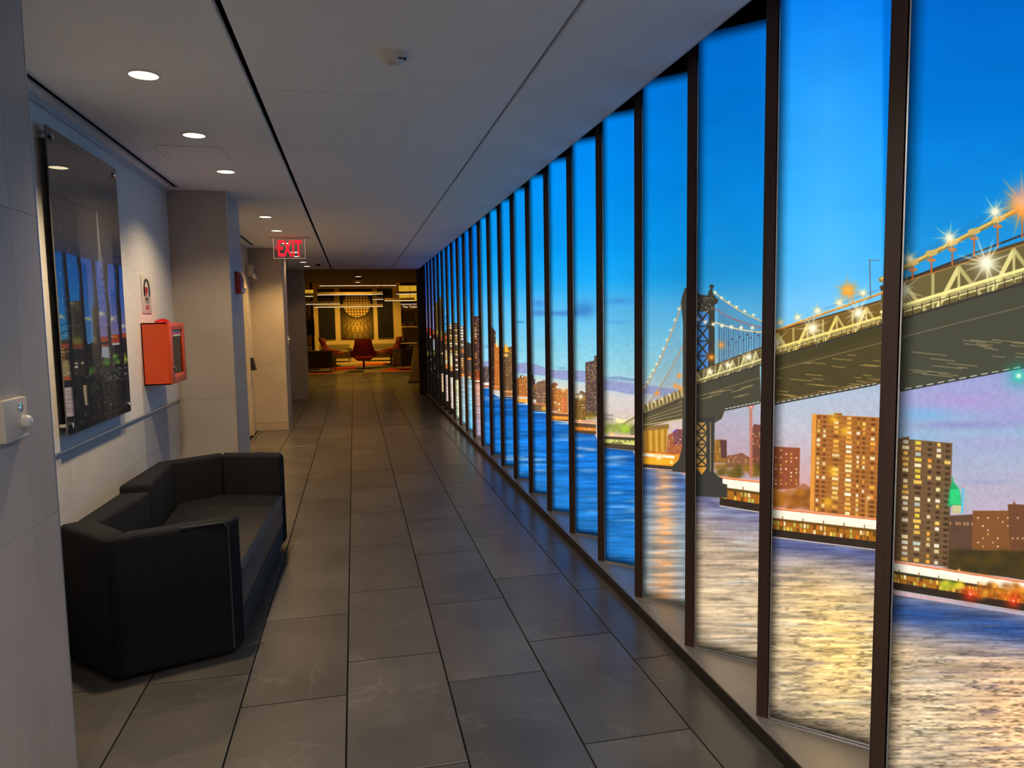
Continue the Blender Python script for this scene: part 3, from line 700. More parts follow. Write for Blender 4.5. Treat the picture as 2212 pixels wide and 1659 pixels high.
    S.line([(1384, 919), (1474, 906)], 1.6, (220, 190, 120))
    for (x, y) in ((1414, 868), (1430, 862), (1446, 853), (1400, 874)): S.star(x, y, 7, (255, 240, 190), 8)
    for (x, y) in ((1421, 850), (1468, 812), (1460, 834), (1470, 838)): S.glow(x, y, 5, (255, 150, 50), .9)
    T1 = (60, 58, 52)
    S.poly([(1498, 640), (1500, 624), (1503, 616), (1508, 624), (1511, 636), (1530, 638), (1532, 628), (1537, 626), (1540, 630), (1546, 640), (1553, 648), (1551, 655), (1545, 658), (1545, 800), (1498, 815)], T1)
    S.disc(1503, 618, 4.5, T1); S.disc(1538.5, 619, 4.8, T1); S.line([(1538.5, 617), (1538, 630)], 5, T1)
    # daylight through the upper lattice, then the crossed bracing
    S.poly([(1507, 673), (1532, 673), (1531, 795), (1505, 803)], (70, 132, 205))
    for k in range(4):
        ya, yb = 673+k*32, 673+(k+1)*32
        S.line([(1506, ya), (1532, yb)], 3.6, T1); S.line([(1532, ya), (1506, yb)], 3.6, T1); S.line([(1505, yb), (1533, yb)], 3, T1)
    for k in range(30): S.disc(1505+rng.random()*38, 640+rng.random()*34, .9, (206, 190, 150))
    S.poly([(1498, 905), (1545, 900), (1543, 1020), (1552, 1030), (1562, 1034), (1562, 1045), (1572, 1047), (1572, 1076), (1498, 1072)], (62, 60, 54))
    S.poly([(1507, 913), (1527, 913), (1527, 1000), (1507, 1000)], (196, 150, 84)); S.poly([(1507, 1000), (1527, 1000), (1527, 1012), (1517, 1026), (1507, 1012)], (226, 160, 60))
    for k in range(4):
        ya, yb = 912+k*24, 912+(k+1)*24
        S.line([(1505, ya), (1529, yb)], 3.4, (62, 60, 54)); S.line([(1529, ya), (1505, yb)], 3.4, (62, 60, 54)); S.line([(1505, yb), (1529, yb)], 3, (62, 60, 54))
    S.line([(1536, 912), (1536, 1018)], 2, (226, 180, 110), .6)
    # the truss runs on in front of the tower
    truss(1498, 1648, 806, 750, 835, 788, 6, (222, 206, 138), (98, 90, 62))
    # ---- lamps
    for (x, y) in ((1467, 667), (1458, 691), (1449.6, 713), (1441, 734), (1433.7, 753.5), (1426.5, 770), (1419, 786.5), (1412.7, 800), (1406, 813), (1400, 825.5), (1394, 836), (1388, 846)): S.star(x, y, 6.5, (255, 226, 150), 8, .24)
    for (x, y) in ((1546, 632), (1560, 643), (1576, 653), (1592, 663), (1609.5, 672), (1628.7, 680.5)): S.star(x, y, 8, (255, 232, 160), 8, .24)
    for (x, y) in ((1507.5, 690), (1524.5, 695.7), (1542, 700.4), (1561, 704), (1581, 706.5), (1602, 707.6), (1626, 708.3)): S.star(x, y, 10, (255, 240, 190), 10, .24)
    for (x, y, r) in ((1535.7, 803, 18), (1573.7, 788.6, 20), (1618, 771.6, 24)): S.star(x, y, r, (255, 246, 200), 14)
    for (x, y, r) in ((1538, 772, 12), (1559, 745.6, 9)): S.star(x, y, r, (255, 160, 40), 10); S.glow(x, y, 9, (255, 140, 20), .5)
    for (x, y, r) in ((1677.6, 739, 36), (1757.5, 709, 44), (1856, 676, 46)): S.star(x, y, r, (255, 240, 186), 18)
    for (x, y, r) in ((1687, 696.6, 20), (1725, 685.6, 20), (1767.6, 671.5, 24), (1814.6, 654, 25), (1866, 633, 23)): S.star(x, y, r, (255, 214, 120), 12, .2)
    S.star(1833.7, 627.6, 40, (255, 150, 40), 16); S.glow(1833.7, 627.6, 14, (255, 160, 30), .8)
    S.line([(1843, 630), (1843, 655)], 3, (220, 160, 90))
    for (x, y, r) in ((1953.5, 627.6, 50), (2133.7, 568, 74)): S.star(x, y, r, (255, 246, 206), 20)
    for (x, y, r) in ((1967.6, 558.7, 32), (2053.8, 513, 40), (2152.5, 457, 42)): S.star(x, y, r, (255, 232, 170), 18)
    S.star(2212, 439, 84, (255, 170, 70), 20); S.glow(2212, 445, 30, (255, 150, 40), .7); S.glow(2214, 420, 26, (190, 150, 170), .5)
    S.glow(2203, 812, 26, (20, 170, 140), .55); S.star(2203.3, 812, 30, (60, 214, 186), 16)
    return S

# ---- the far end of the print: seen edge-on from here, but it is what the glossy picture opposite mirrors
def far_slices():
    """one small sheet per far light box; x 0..24 across the box, y in sheet rows"""
    rng = np.random.default_rng(5)
    SKY = [(-40, (0, 96, 200)), (540, (0, 112, 214)), (620, (0, 134, 232)), (690, (60, 170, 236)), (745, (130, 208, 228))]
    LIL = [(-40, (14, 80, 190)), (540, (20, 90, 205)), (600, (44, 106, 214)), (645, (84, 120, 214)), (690, (150, 140, 206)), (720, (164, 146, 200))]
    DK = (30, 30, 28)
    out = {}
    def sheet(stops):
        s = Sheet(0, 480, 24, 960, 4); Y = s.y0+(np.arange(s.h)+.5)/4
        s.a[:] = ramp(Y, stops)[:, None, :]; return s
    def band(s, y0, y1, c, slope=0.0, x0=0, x1=24): s.poly([(x0, y0), (x1, y0+slope), (x1, y1+slope), (x0, y1)], c)
    def win(s, y0, y1, c, nx, ny, p, cols=WARM, x0=0, x1=24):
        s.poly([(x0, y0), (x1, y0), (x1, y1), (x0, y1)], c); s.windows([(x0, y0), (x1, y0), (x1, y1), (x0, y1)], nx, ny, p, cols, rng, .7, .6)
    def water(s, y0, c0, c1):
        b = s.box(0, y0, 24, 960); n = vnoise(s.h, s.w, 5, 60, rng)[b[0], b[1]]
        t = np.clip((b[3]-y0)/90, 0, 1)
        c = (np.array(c0)/255.)*(1-t[..., None])+(np.array(c1)/255.)*t[..., None]
        s.a[b[0], b[1]] = c*(.8+.4*n[..., None])
    GOLD = [(255, 190, 80), (255, 226, 150), (240, 150, 50), (255, 240, 210)]
    s = sheet(SKY); win(s, 680, 800, (86, 60, 56), 6, 26, .55, GOLD); band(s, 680, 686, (80, 56, 52)); band(s, 798, 812, (150, 70, 40)); win(s, 812, 819, (180, 90, 50), 8, 1, .8, GOLD); band(s, 819, 822, (250, 236, 220)); band(s, 822, 826, (150, 90, 60)); water(s, 826, (220, 160, 130), (170, 156, 176)); out[11] = s
    s = sheet(SKY); s.poly([(0, 735), (8, 742), (9, 775), (0, 775)], (60, 52, 46)); band(s, 770, 776, (236, 130, 50)); band(s, 775, 800, (84, 76, 78)); win(s, 800, 818, (120, 80, 60), 5, 2, .7, GOLD); water(s, 821, (170, 205, 214), (110, 186, 220)); out[12] = s
    s = sheet(SKY); win(s, 702, 752, (110, 92, 80), 5, 8, .7, [(255, 246, 226), (236, 224, 200), (80, 70, 64)]); win(s, 752, 762, (190, 110, 50), 4, 1, .6, GOLD); band(s, 760, 770, (80, 74, 66)); win(s, 770, 809, (130, 86, 56), 6, 8, .7, GOLD); band(s, 808, 812, (250, 140, 60)); water(s, 813, (176, 184, 190), (160, 200, 214)); out[13] = s
    s = sheet(SKY); s.poly([(0, 694), (24, 702), (24, 800), (0, 800)], (96, 76, 62)); s.windows([(0, 702), (24, 706), (24, 796), (0, 796)], 5, 16, .6, WARM, rng, .8, .6); band(s, 745, 754, (72, 66, 58)); band(s, 795, 798, (255, 250, 230)); band(s, 798, 819, (58, 52, 48)); water(s, 819, (232, 222, 176), (196, 214, 190)); out[14] = s
    s = sheet(SKY); s.poly([(4, 700), (8, 688), (12, 700)], (70, 60, 60)); win(s, 698, 765, (104, 82, 52), 5, 12, .55, GOLD); band(s, 765, 797, (250, 226, 176)); band(s, 790, 800, (226, 150, 70)); band(s, 800, 814, (44, 42, 40)); water(s, 814, (250, 226, 200), (214, 200, 190)); s.poly([(0, 880), (24, 900), (24, 960), (0, 960)], DK); out[15] = s
    # river cables, the first bank, pink water
    s = sheet(SKY)
    for k in range(4): s.line([(0, 668+k*14), (24, 690+k*16)], 1.0, (40, 50, 70)); s.line([(0, 700+k*6), (24, 694+k*2)], .6, (60, 70, 100))
    for (x, y) in ((6, 671), (15, 690)): s.star(x, y, 9, (255, 240, 190), 8, .25)
    win(s, 716, 755, (96, 74, 50), 6, 6, .55, GOLD); band(s, 724, 732, (200, 90, 50)); win(s, 755, 790, (196, 176, 130), 6, 5, .6, GOLD); band(s, 786, 795, (220, 120, 50)); band(s, 795, 809, (40, 38, 38)); water(s, 809, (236, 206, 196), (214, 186, 190)); band(s, 866, 960, DK); out[16] = s
    # the stone tower of the second bridge
    s = sheet(SKY); s.poly([(0, 642), (3, 640), (24, 646), (24, 960), (0, 960)], (92, 84, 56)); s.poly([(2, 662), (8, 654), (8, 724), (2, 724)], (66, 62, 46)); s.poly([(13, 662), (19, 655), (19, 726), (13, 726)], (70, 64, 44))
    s.glow(6, 722, 5, (220, 200, 70), .6, 12); s.glow(17, 722, 5, (220, 200, 70), .5, 12); s.glow(12, 646, 5, (250, 230, 160), .8, 2); band(s, 724, 734, (150, 80, 40)); band(s, 734, 788, (46, 42, 38)); win(s, 752, 786, (60, 52, 40), 4, 5, .35, GOLD); band(s, 788, 806, DK)
    water(s, 806, (244, 206, 150), (180, 170, 180)); s.poly([(4, 800), (24, 800), (24, 960), (4, 960)], (34, 33, 30)); band(s, 846, 960, DK); out[17] = s
    s = sheet([(480, (0, 84, 196)), (600, (20, 110, 214)), (700, (70, 150, 220)), (730, (90, 160, 220))]); s.poly([(0, 652), (3.5, 652), (3.5, 730), (0, 730)], (116, 92, 44)); s.glow(1, 716, 2, (230, 206, 80), .9, 5)
    for (x, y) in ((8, 676), (18, 681)): s.star(x, y, 9, (255, 246, 210), 8, .25)
    s.line([(4, 674), (24, 684)], .9, (120, 110, 90))
    for k in range(9): s.line([(4+k*2.4, 675+k), (4+k*2.4, 728)], .4, (90, 130, 190))
    s.poly([(0, 730), (5, 722), (9, 726), (14, 719), (18, 726), (24, 722), (24, 960), (0, 960)], (28, 30, 26))
    for k in range(26): s.glow(6+rng.random()*16, 768+rng.random()*16, 3, ((70, 130, 40), (110, 170, 50), (40, 80, 30))[k % 3], .7, 3)
    for k in range(14): s.glow(rng.random()*24, 802+rng.random()*12, 3, ((50, 74, 40), (90, 96, 80))[k % 2], .6, 2)
    out[18] = s
    s = sheet(LIL); s.star(8, 667, 12, (255, 246, 220), 8, .25); s.line([(0, 664), (24, 686)], 1, (196, 170, 130)); s.line([(0, 700), (24, 706)], .8, (170, 150, 130))
    band(s, 712, 722, (214, 84, 40)); win(s, 712, 722, (200, 80, 40), 7, 1, .5, GOLD); s.poly([(0, 722), (24, 722), (24, 960), (0, 960)], (28, 28, 28)); s.poly([(0, 732), (10, 732), (10, 752), (0, 756)], (200, 206, 220)); band(s, 728, 731, (190, 60, 30))
    for k in range(26): s.glow(2+rng.random()*20, 756+rng.random()*12, 2.6, ((90, 160, 40), (130, 190, 60), (50, 90, 30))[k % 3], .7, 3)
    for k in range(40): s.glow(rng.random()*24, 780+rng.random()*22, 1.4, ((170, 190, 170), (60, 84, 60), (120, 140, 120))[k % 3], .8, 1)
    out[19] = s
    s = sheet(LIL); s.star(8, 677, 11, (255, 240, 190), 8, .25); s.line([(0, 674), (24, 698)], 1, (206, 176, 140)); win(s, 708, 725, (206, 70, 34), 6, 2, .4, GOLD); band(s, 725, 729, (236, 230, 226)); s.poly([(0, 729), (24, 729), (24, 960), (0, 960)], (30, 30, 30)); s.star(14, 700, 8, (255, 220, 160), 8, .25)
    for k in range(30): s.glow(4+rng.random()*18, 748+rng.random()*18, 2.6, ((130, 190, 50), (166, 214, 70), (60, 110, 30))[k % 3], .7, 3)
    for k in range(40): s.glow(rng.random()*24, 774+rng.random()*24, 1.4, ((200, 206, 196), (70, 90, 70), (130, 150, 130))[k % 3], .8, 1)
    out[20] = s
    s = sheet(LIL); s.star(8, 692, 8, (255, 240, 200), 8, .25); band(s, 706, 716, (200, 80, 44)); s.poly([(0, 716), (24, 716), (24, 960), (0, 960)], (34, 34, 34))
    for k in range(30): s.glow(rng.random()*24, 746+rng.random()*20, 2.6, ((170, 210, 50), (190, 220, 70), (90, 120, 30))[k % 3], .8, 3)
    for k in range(40): s.glow(rng.random()*24, 774+rng.random()*14, 1.2, ((210, 214, 206), (70, 80, 70))[k % 2], .8, 1)
    out[21] = s
    s = sheet(LIL); s.poly([(0, 703), (24, 703), (24, 960), (0, 960)], (36, 34, 34)); s.glow(6, 756, 8, (226, 120, 60), .8, 10); out[22] = s
    return out

# ------------------------------------------------------------------ geometry of the light-box wall
PITCH_Y = 0.603; FIN_Y0 = 2.34; FIN_X = 1.425
Z_LO, Z_HI = 0.055, 2.73
T0, T1 = 0.031, 0.3005          # the printed face runs from the nosing back into the valley, at 45 degrees
FIRST, LAST = -7, 21
def fin_y(i): return FIN_Y0+PITCH_Y*i
def on_sheet(p):
    """where the print's own picture is drawn from: a viewer at eye height in the corridor (the print is anamorphic)"""
    d = (p[0]-EYE.x, p[1]-EYE.y, p[2]-EYE.z)
    w = d[0]*_f.x+d[1]*_f.y+d[2]*_f.z
    return (IMG_W/2+FPX*(d[0]*CR.x+d[1]*CR.y+d[2]*CR.z)/w, IMG_H/2-FPX*(d[0]*CU.x+d[1]*CU.y+d[2]*CU.z)/w)

def bilinear(a, x, y):
    h, w = a.shape[:2]
    x = np.clip(x, 0, w-1.001); y = np.clip(y, 0, h-1.001)
    i = x.astype(int); j = y.astype(int); fx = (x-i)[..., None]; fy = (y-j)[..., None]
    return (a[j, i]*(1-fx)+a[j, i+1]*fx)*(1-fy)+(a[j+1, i]*(1-fx)+a[j+1, i+1]*fx)*fy

def make_atlas():
    big = paint_bridge_sheet(); far = far_slices()
    H = 1900; cols = []; slots = {}; x = 0
    zz = Z_HI-(np.arange(H)+.5)/H*(Z_HI-Z_LO)
    for i in range(-2, LAST+1):
        y = fin_y(i); dist = math.hypot(1.5, y)
        w = int(np.clip(.40*FPX/dist*1.15, 44, 420))
        t = T0+(np.arange(w)+.5)/w*(T1-T0)
        if i <= 10:
            T, Z = np.meshgrid(t, zz)
            px, py = on_sheet((FIN_X+T, y-T, Z))
            a = bilinear(big.a, (px-big.x0)*big.S-.5, (py-big.y0)*big.S-.5)
        else:
            _, ra = on_sheet((FIN_X+.03, y-.03, Z_HI)); _, rb = on_sheet((FIN_X+.03, y-.03, Z_LO))
            s = far[i+1] if i+1 in far and i > 10 and False else far[i]
            rows = ra+(rb-ra)*(np.arange(H)+.5)/H
            X, R = np.meshgrid((t-T0)/(T1-T0)*24, rows)
            a = bilinear(s.a, (X-s.x0)*s.S-.5, (R-s.y0)*s.S-.5)
        cols.append(a.astype(np.float32)); slots[i] = (x, x+w); x += w
    atlas = np.concatenate(cols, 1)
    return atlas, slots, x
atlas, SLOT, ATLAS_W = make_atlas()
IMG_MURAL = print_image('river_print', atlas)

def lightbox_mat():
    m = bpy.data.materials.new('backlit_print'); m.use_nodes = True; nt = m.node_tree; N, L = nt.nodes, nt.links
    N.remove(N['Principled BSDF'])
    tx = N.new('ShaderNodeTexImage'); tx.image = IMG_MURAL; tx.interpolation = 'Linear'; tx.extension = 'EXTEND'
    u1 = N.new('ShaderNodeUVMap'); u1.uv_map = 'print'; L.new(u1.outputs[0], tx.inputs[0])
    # backlight falloff put into the emission, dimming the last few centimetres to the rim
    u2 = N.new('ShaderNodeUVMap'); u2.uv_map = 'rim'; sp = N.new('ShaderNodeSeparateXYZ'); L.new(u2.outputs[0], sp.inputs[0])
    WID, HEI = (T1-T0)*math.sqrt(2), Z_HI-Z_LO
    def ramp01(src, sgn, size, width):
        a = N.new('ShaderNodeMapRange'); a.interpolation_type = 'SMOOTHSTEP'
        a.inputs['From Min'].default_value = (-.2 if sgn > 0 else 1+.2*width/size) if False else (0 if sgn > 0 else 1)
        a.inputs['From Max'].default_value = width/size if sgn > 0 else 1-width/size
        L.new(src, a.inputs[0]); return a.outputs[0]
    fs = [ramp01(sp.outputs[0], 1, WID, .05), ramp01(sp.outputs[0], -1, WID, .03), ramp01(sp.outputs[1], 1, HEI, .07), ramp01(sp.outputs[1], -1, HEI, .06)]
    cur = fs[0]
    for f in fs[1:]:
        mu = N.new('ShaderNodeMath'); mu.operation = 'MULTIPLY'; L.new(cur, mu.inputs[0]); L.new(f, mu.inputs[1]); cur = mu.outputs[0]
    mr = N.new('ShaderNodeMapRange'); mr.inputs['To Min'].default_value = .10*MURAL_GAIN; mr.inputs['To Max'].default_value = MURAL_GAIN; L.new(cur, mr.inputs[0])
    em = N.new('ShaderNodeEmission'); L.new(tx.outputs[0], em.inputs[0]); L.new(mr.outputs[0], em.inputs[1])
    gl = N.new('ShaderNodeBsdfDiffuse'); gl.inputs[0].default_value = (.004, .004, .004, 1)
    ad = N.new('ShaderNodeAddShader'); L.new(em.outputs[0], ad.inputs[0]); L.new(gl.outputs[0], ad.inputs[1])
    L.new(ad.outputs[0], N['Material Output'].inputs[0]); return m

# ------------------------------------------------------------------ material palette
M = {}
M['tile'] = stone_mat('floor_porcelain', (.064, .060, .056), (.122, .113, .105), (.26, .245, .23), 1.5, .28, .34)
M['grout'] = pm('grout', (.008, .0075, .007), .95, spec=.1)
M['ceiling'] = pm('ceiling_paint', (.93, .92, .905), .85, var=.02, scale=2, spec=.2)
M['black'] = pm('black_void', (.004, .004, .004), .9, spec=.1)
M['pillar'] = stone_mat('pillar_porcelain', (.45, .405, .36), (.58, .53, .48), (.60, .55, .50), 1.2, .45, .12, .4, .05)
M['wain'] = stone_mat('wainscot_porcelain', (.50, .49, .475), (.62, .61, .59), (.64, .63, .61), 1.4, .5, .1, .35, .06)
M['linen'] = linen_mat('linen_wallcovering', (.86, .84, .81))
M['paint'] = pm('warm_wall_paint', (.60, .54, .44), .8, var=.04, scale=2, spec=.2)
M['trim'] = pm('white_trim', (.62, .62, .62), .6, var=.04)
M['alu'] = pm('brushed_aluminium', (.72, .74, .76), .3, 1.0, var=.05, scale=40)
M['mullion'] = pm('brown_mullion', (.048, .025, .016), .5, var=.2, scale=3, stretch=(30, 30, 1), spec=.4)
M['ledge'] = pm('ledge_metal', (.36, .34, .325), .30, .55, var=.08, scale=5, spec=.5)
M['ledge_front'] = pm('ledge_kick', (.020, .014, .010), .6, var=.2)
M['fabric'] = pm('charcoal_fabric', (.0115, .0126, .0165), .95, var=.25, scale=90, bump=.25, bscale=500, spec=.15)
M['fabric_lit'] = pm('charcoal_fabric_lit', (.050, .056, .066), .9, var=.2, scale=80, bump=.2, bscale=400, spec=.2)  # charcoal fabric in a lighter colour, standing in for mural light on it
M['leather'] = pm('dark_leather', (.013, .0155, .0195), .33, var=.15, scale=20, bump=.12, bscale=26, spec=.45, stretch=(3, .8, 1))
M['orange'] = pm('orange_red_enamel', (.72, .085, .018), .32, var=.05, scale=4, spec=.5)
M['red'] = pm('alarm_red', (.36, .012, .016), .35, var=.05)
M['beacon'] = pm('beacon_red', (.45, .01, .01), .15, var=.05)
M['white'] = pm('white_plastic', (.74, .73, .70), .4, var=.03)
M['ivory'] = pm('ivory_plastic', (.66, .60, .50), .45, var=.03)
M['cream'] = pm('cream_sign', (.72, .66, .56), .5, var=.03)
M['blackp'] = pm('black_plastic', (.012, .012, .012), .4, var=.1)
M['chrome'] = pm('chrome', (.75, .75, .75), .12, 1.0, var=.03)
M['blue'] = pm('blue_label', (.08, .24, .80), .5)
M['grey'] = pm('grey_plastic', (.55, .57, .60), .5)
M['ink_red'] = pm('red_ink', (.45, .02, .03), .6)
M['exit_red'] = glow_mat('exit_letters', (1.0, .015, .03), 1.3)
M['clear'] = glass_mat('clear_acrylic')
M['lens'] = glow_mat('downlight_lens', (1.0, .86, .50), 3.2)
M['led'] = glow_mat('led_strip', (1.0, .80, .50), 1.35)
M['pend'] = pm('pendant_wood', (.62, .46, .20), .5, var=.15)
M['yellow_lit'] = glow_mat('lit_amber_panel', (1.0, .52, .035), .62)
M['lobby_wall'] = pm('lobby_cream_wall', (.62, .50, .28), .8, var=.04, scale=1.5, spec=.2)
M['lobby_brown'] = pm('lobby_brown', (.30, .21, .11), .8, var=.1, scale=2, spec=.2)
M['lobby_dark'] = pm('lobby_dark_wood', (.06, .035, .018), .5, var=.3, scale=3)
M['olive'] = pm('olive_upholstery', (.17, .14, .075), .9, var=.1, scale=30, spec=.15)
M['dkbrown'] = pm('dark_brown_upholstery', (.030, .020, .012), .85, var=.2, scale=30, spec=.2)
M['redfab'] = pm('red_upholstery', (.30, .028, .018), .75, var=.12, scale=20, spec=.25)
M['orgfab'] = pm('orange_upholstery', (.46, .10, .03), .75, var=.1, scale=20, spec=.25)
M['carpet'] = pm('beige_carpet', (.30, .24, .12), .98, var=.12, scale=20, bump=.3, bscale=300, spec=.05)
M['carpet_o'] = pm('orange_carpet', (.62, .09, .015), .98, var=.1, scale=20, bump=.3, bscale=300, spec=.05)
M['carpet_d'] = pm('dark_carpet', (.06, .055, .03), .98, var=.15, scale=20, bump=.3, bscale=300, spec=.05)
M['steel'] = pm('dark_steel', (.12, .11, .10), .4, 1.0)
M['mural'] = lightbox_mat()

# ================================================================== THE SETTING
# ---- floor: slab of grout, every tile its own piece
fl = obj('floor', B().box(-4.5, 4.5, -3.2, 34.2, -.12, -.0075), M['grout'])
tag(fl, 'grey veined porcelain tile floor in running bond down the corridor', 'floor', kind='structure')
TW, TL, GAP = .4232, .865, .0068
X0 = .3415
tile_meshes = {}
def tile(x0, x1, y0, y1):
    key = (round(x1-x0, 3), round(y1-y0, 3))
    if key not in tile_meshes:
        w, l, g, c = x1-x0, y1-y0, GAP/2, .0006
        a = [(g, g), (w-g, g), (w-g, l-g), (g, l-g)]; b = [(g+c, g+c), (w-g-c, g+c), (w-g-c, l-g-c), (g+c, l-g-c)]
        vs = [(x, y, -.008) for x, y in a]+[(x, y, -c) for x, y in a]+[(x, y, 0) for x, y in b]
        fs = [(8, 9, 10, 11)]+[(k, (k+1) % 4, (k+1) % 4+4, k+4) for k in range(4)]+[(k+4, (k+1) % 4+4, (k+1) % 4+8, k+8) for k in range(4)]
        tile_meshes[key] = mesh_of('tile', B().add(vs, fs), M['tile'])
    o = bpy.data.objects.new('tile', tile_meshes[key]); COL.objects.link(o); o.location = (x0, y0, 0); o.parent = fl
FLOOR_END = 22.2
for c in range(-6, 6):
    xa = X0+c*TW; xb = xa+TW
    off = 2.968 if c % 2 == 0 else 3.262
    if c in (-4,): off = 3.27
    for r in range(-6, 24):
        ya = off+r*TL-TL; yb = ya+TL
        if yb > FLOOR_END: yb = FLOOR_END
        if ya >= FLOOR_END-.05: continue
        cx0, cx1 = xa, xb
        if yb <= 15.3:
            if xb <= -1.40 or xa >= 1.40: continue
            cx0 = max(cx0, -1.40); cx1 = min(cx1, 1.398)
        if cx1-cx0 < .02: continue
        if yb < -.2: continue
        tile(cx0, cx1, ya, yb)
# plain tile margin left and right of the lobby opening
obj('tile_margin', B().box(-4.4, X0-6*TW-.004, 15.6, FLOOR_END, -.007, -.0005).box(X0+6*TW+.004, 4.4, 15.6, FLOOR_END, -.007, -.0005).box(-1.4, 1.4, -3.1, -.6, -.007, -.0005), M['tile'], fl)

# ---- ceiling: black plenum above, separate boards below it with open slots between
CZ = 2.6
ce = obj('ceiling', B().box(-1.7, 1.34, -3.2, 15.1, CZ+.05, CZ+.10), M['black'])
tag(ce, 'smooth off-white corridor ceiling boards with two long dark slots', 'ceiling', kind='structure')
SL0, SL1, SR0, SR1 = -.418, -.388, .774, .793
def board(x0, x1, y0, y1, g=.003):
    obj('ceiling_panel', B().box(x0, x1, y0+g, y1-g, CZ, CZ+.03), M['ceiling'], ce)
ys = [-3.2]+[3.53+1.147*k for k in range(-4, 11) if 3.53+1.147*k < 15.0]+[15.1]
for a, b in zip(ys[:-1], ys[1:]): board(SL1, SR0, a, b)
yl = [-3.2, .09, 3.53, 6.59, 9.27, 12.7, 15.1]
for a, b in zip(yl[:-1], yl[1:]): board(-1.283, SL0, a, b, .0012); board(SR1, 1.33, a, b, .0012)
for a, b in ((-3.2, 2.62), (6.1, 7.1), (10.45, 15.1)): board(-1.60, -1.283, a, b, 0)
board(-1.60, -1.318, 2.62, 6.1, 0); board(-1.60, -1.318, 7.1, 10.45, 0)
# the ceiling's edge above the light boxes
t = obj('trim_1', B().box(1.33, 1.338, -3.2, 15.06, CZ-.002, CZ+.05), M['trim']); tag(t, 'thin pale edge trim of the ceiling above the light boxes', 'trim', kind='structure')

# ---- dark niche behind and above the light boxes
w = obj('wall_right', B().box(1.80, 1.95, -3.2, 15.3, 0, 3.0).box(1.20, 1.95, -3.2, 15.3, 3.0, 3.06).box(1.20, 1.33, -3.2, 15.3, CZ+.11, 3.0), M['black'])
tag(w, 'black niche wall behind the row of backlit panels', 'wall', kind='structure')
w = obj('wall_right_end', B().box(1.30, 1.86, 15.06, 15.26, 0, CZ+.02), M['mullion'])
tag(w, 'dark brown end wall closing the row of backlit panels', 'wall', kind='structure')
t = obj('trim_2', B().box(1.402, 1.80, -3.2, 15.06, 0, .05), M['ledge'], bevel=.003); tag(t, 'low dark metal ledge running under the backlit panels', 'ledge', kind='structure')
obj('kick_face', B().box(1.396, 1.402, -3.2, 15.06, 0, .049), M['ledge_front'], t)

# ---- pillars and walls on the left
def slabs(parent, x, ya, yb, zs, ycuts=(), face='x'):
    """porcelain slabs on a pillar face, one object each, 6 mm proud with fine joints"""
    ycs = [ya]+list(ycuts)+[yb]
    for a, b in zip(ycs[:-1], ycs[1:]):
        for z0, z1 in zip(zs[:-1], zs[1:]):
            g = .0006
            bb = B().box(x-.006, x, a+g, b-g, z0+g, z1-g) if face == 'x' else B().box(a+g, b-g, x, x+.006, z0+g, z1-g)
            obj('slab', bb, M['pillar'], parent)
ZS = [0.0, .94, 1.90, CZ-.001]
w = obj('wall_left_near', B().box(-1.7, -.986, -3.2, 2.62, 0, CZ), M['grout']); tag(w, 'grey stone-look pillar wall beside the seating niche', 'wall', kind='structure')
slabs(w, -.98, -.4, 2.62, ZS, (.47, 1.45, 2.43)); slabs(w, -.98, -3.2, -.4, [0, CZ-.001])
obj('corner_profile', B().box(-.984, -.979, 2.620, 2.624, 0, CZ-.001), M['alu'], w)
def pillar(name, xb, xf, y0, y1, label, base=False):
    w = obj(name, B().box(xb, xf-.006, y0+.006, y1, 0, CZ), M['grout']); tag(w, label, 'wall', kind='structure')
    zs = [.11 if base else 0]+ZS[1:]
    slabs(w, xf, y0, y1, zs); slabs(w, y0, xb, xf-.006, zs, face='y')
    obj('corner_profile', B().box(xf-.003, xf+.0015, y0-.0015, y0+.003, zs[0], CZ-.001), M['alu'], w)
    return w
pillar('wall_pillar_1', -1.7, -.96, 6.22, 6.86, 'tall grey stone-look pillar with a red alarm on its side')
pillar('wall_pillar_2', -1.7, -.975, 10.86, 11.48, 'warm lit stone-look pillar beside the white door', True)
pillar('wall_pillar_3', -1.7, -.955, 15.1, 15.5, 'brown lit stone-look pillar at the lobby opening', True)
for n, (xb, xf, y0, y1) in enumerate(((-1.44, -.975, 10.86, 11.48), (-1.44, -.955, 15.1, 15.5))):
    b = obj('baseboard_%s' % ('middle', 'far')[n], B().box(xb, xf-.002, y0+.002, y0+.012, .001, .108).box(xf-.012, xf-.002, y0+.012, y1, .001, .108), M['pillar'])
    tag(b, ('grey tile skirting round the pillar beside the white door', 'grey tile skirting round the pillar at the lobby opening')[n], 'baseboard', kind='structure')
# niche wall: tile wainscot below, linen covering above, white channel under the ceiling
w = obj('wall_left', B().box(-1.7, -1.408, 2.62, 6.226, 0, CZ), M['grout']); tag(w, 'niche wall with pale linen covering above a tiled wainscot', 'wall', kind='structure')
obj('linen_covering', B().box(-1.408, -1.400, 2.62, 6.22, .952, 2.575), M['linen'], w)
for a, b in ((2.62, 3.93), (3.93, 5.12), (5.12, 6.22)):
    for z0, z1 in ((0, .33), (.33, .66), (.66, .942)):
        obj('slab', B().box(-1.408, -1.401, a+.0008, b-.0008, z0+.0008, z1-.0008), M['wain'], w)
t = obj('trim_3', B().box(-1.40, -1.378, 2.62, 6.22, 2.572, 2.599), M['trim'], bevel=.002); tag(t, 'white metal channel along the top of the niche wall', 'trim', kind='structure')
obj('rivet', (lambda bb: [bb.cyl((-1.379, 2.9+.22*k, 2.5855), .004, .003, 'x', 8) for k in range(15)] and bb)(B()), M['grey'], t)
t = obj('trim_4', B().box(-1.401, -1.392, 2.62, 6.22, .942, .952), M['alu']); tag(t, 'slim metal rail between linen wallcovering and wainscot tiles', 'trim', kind='structure')
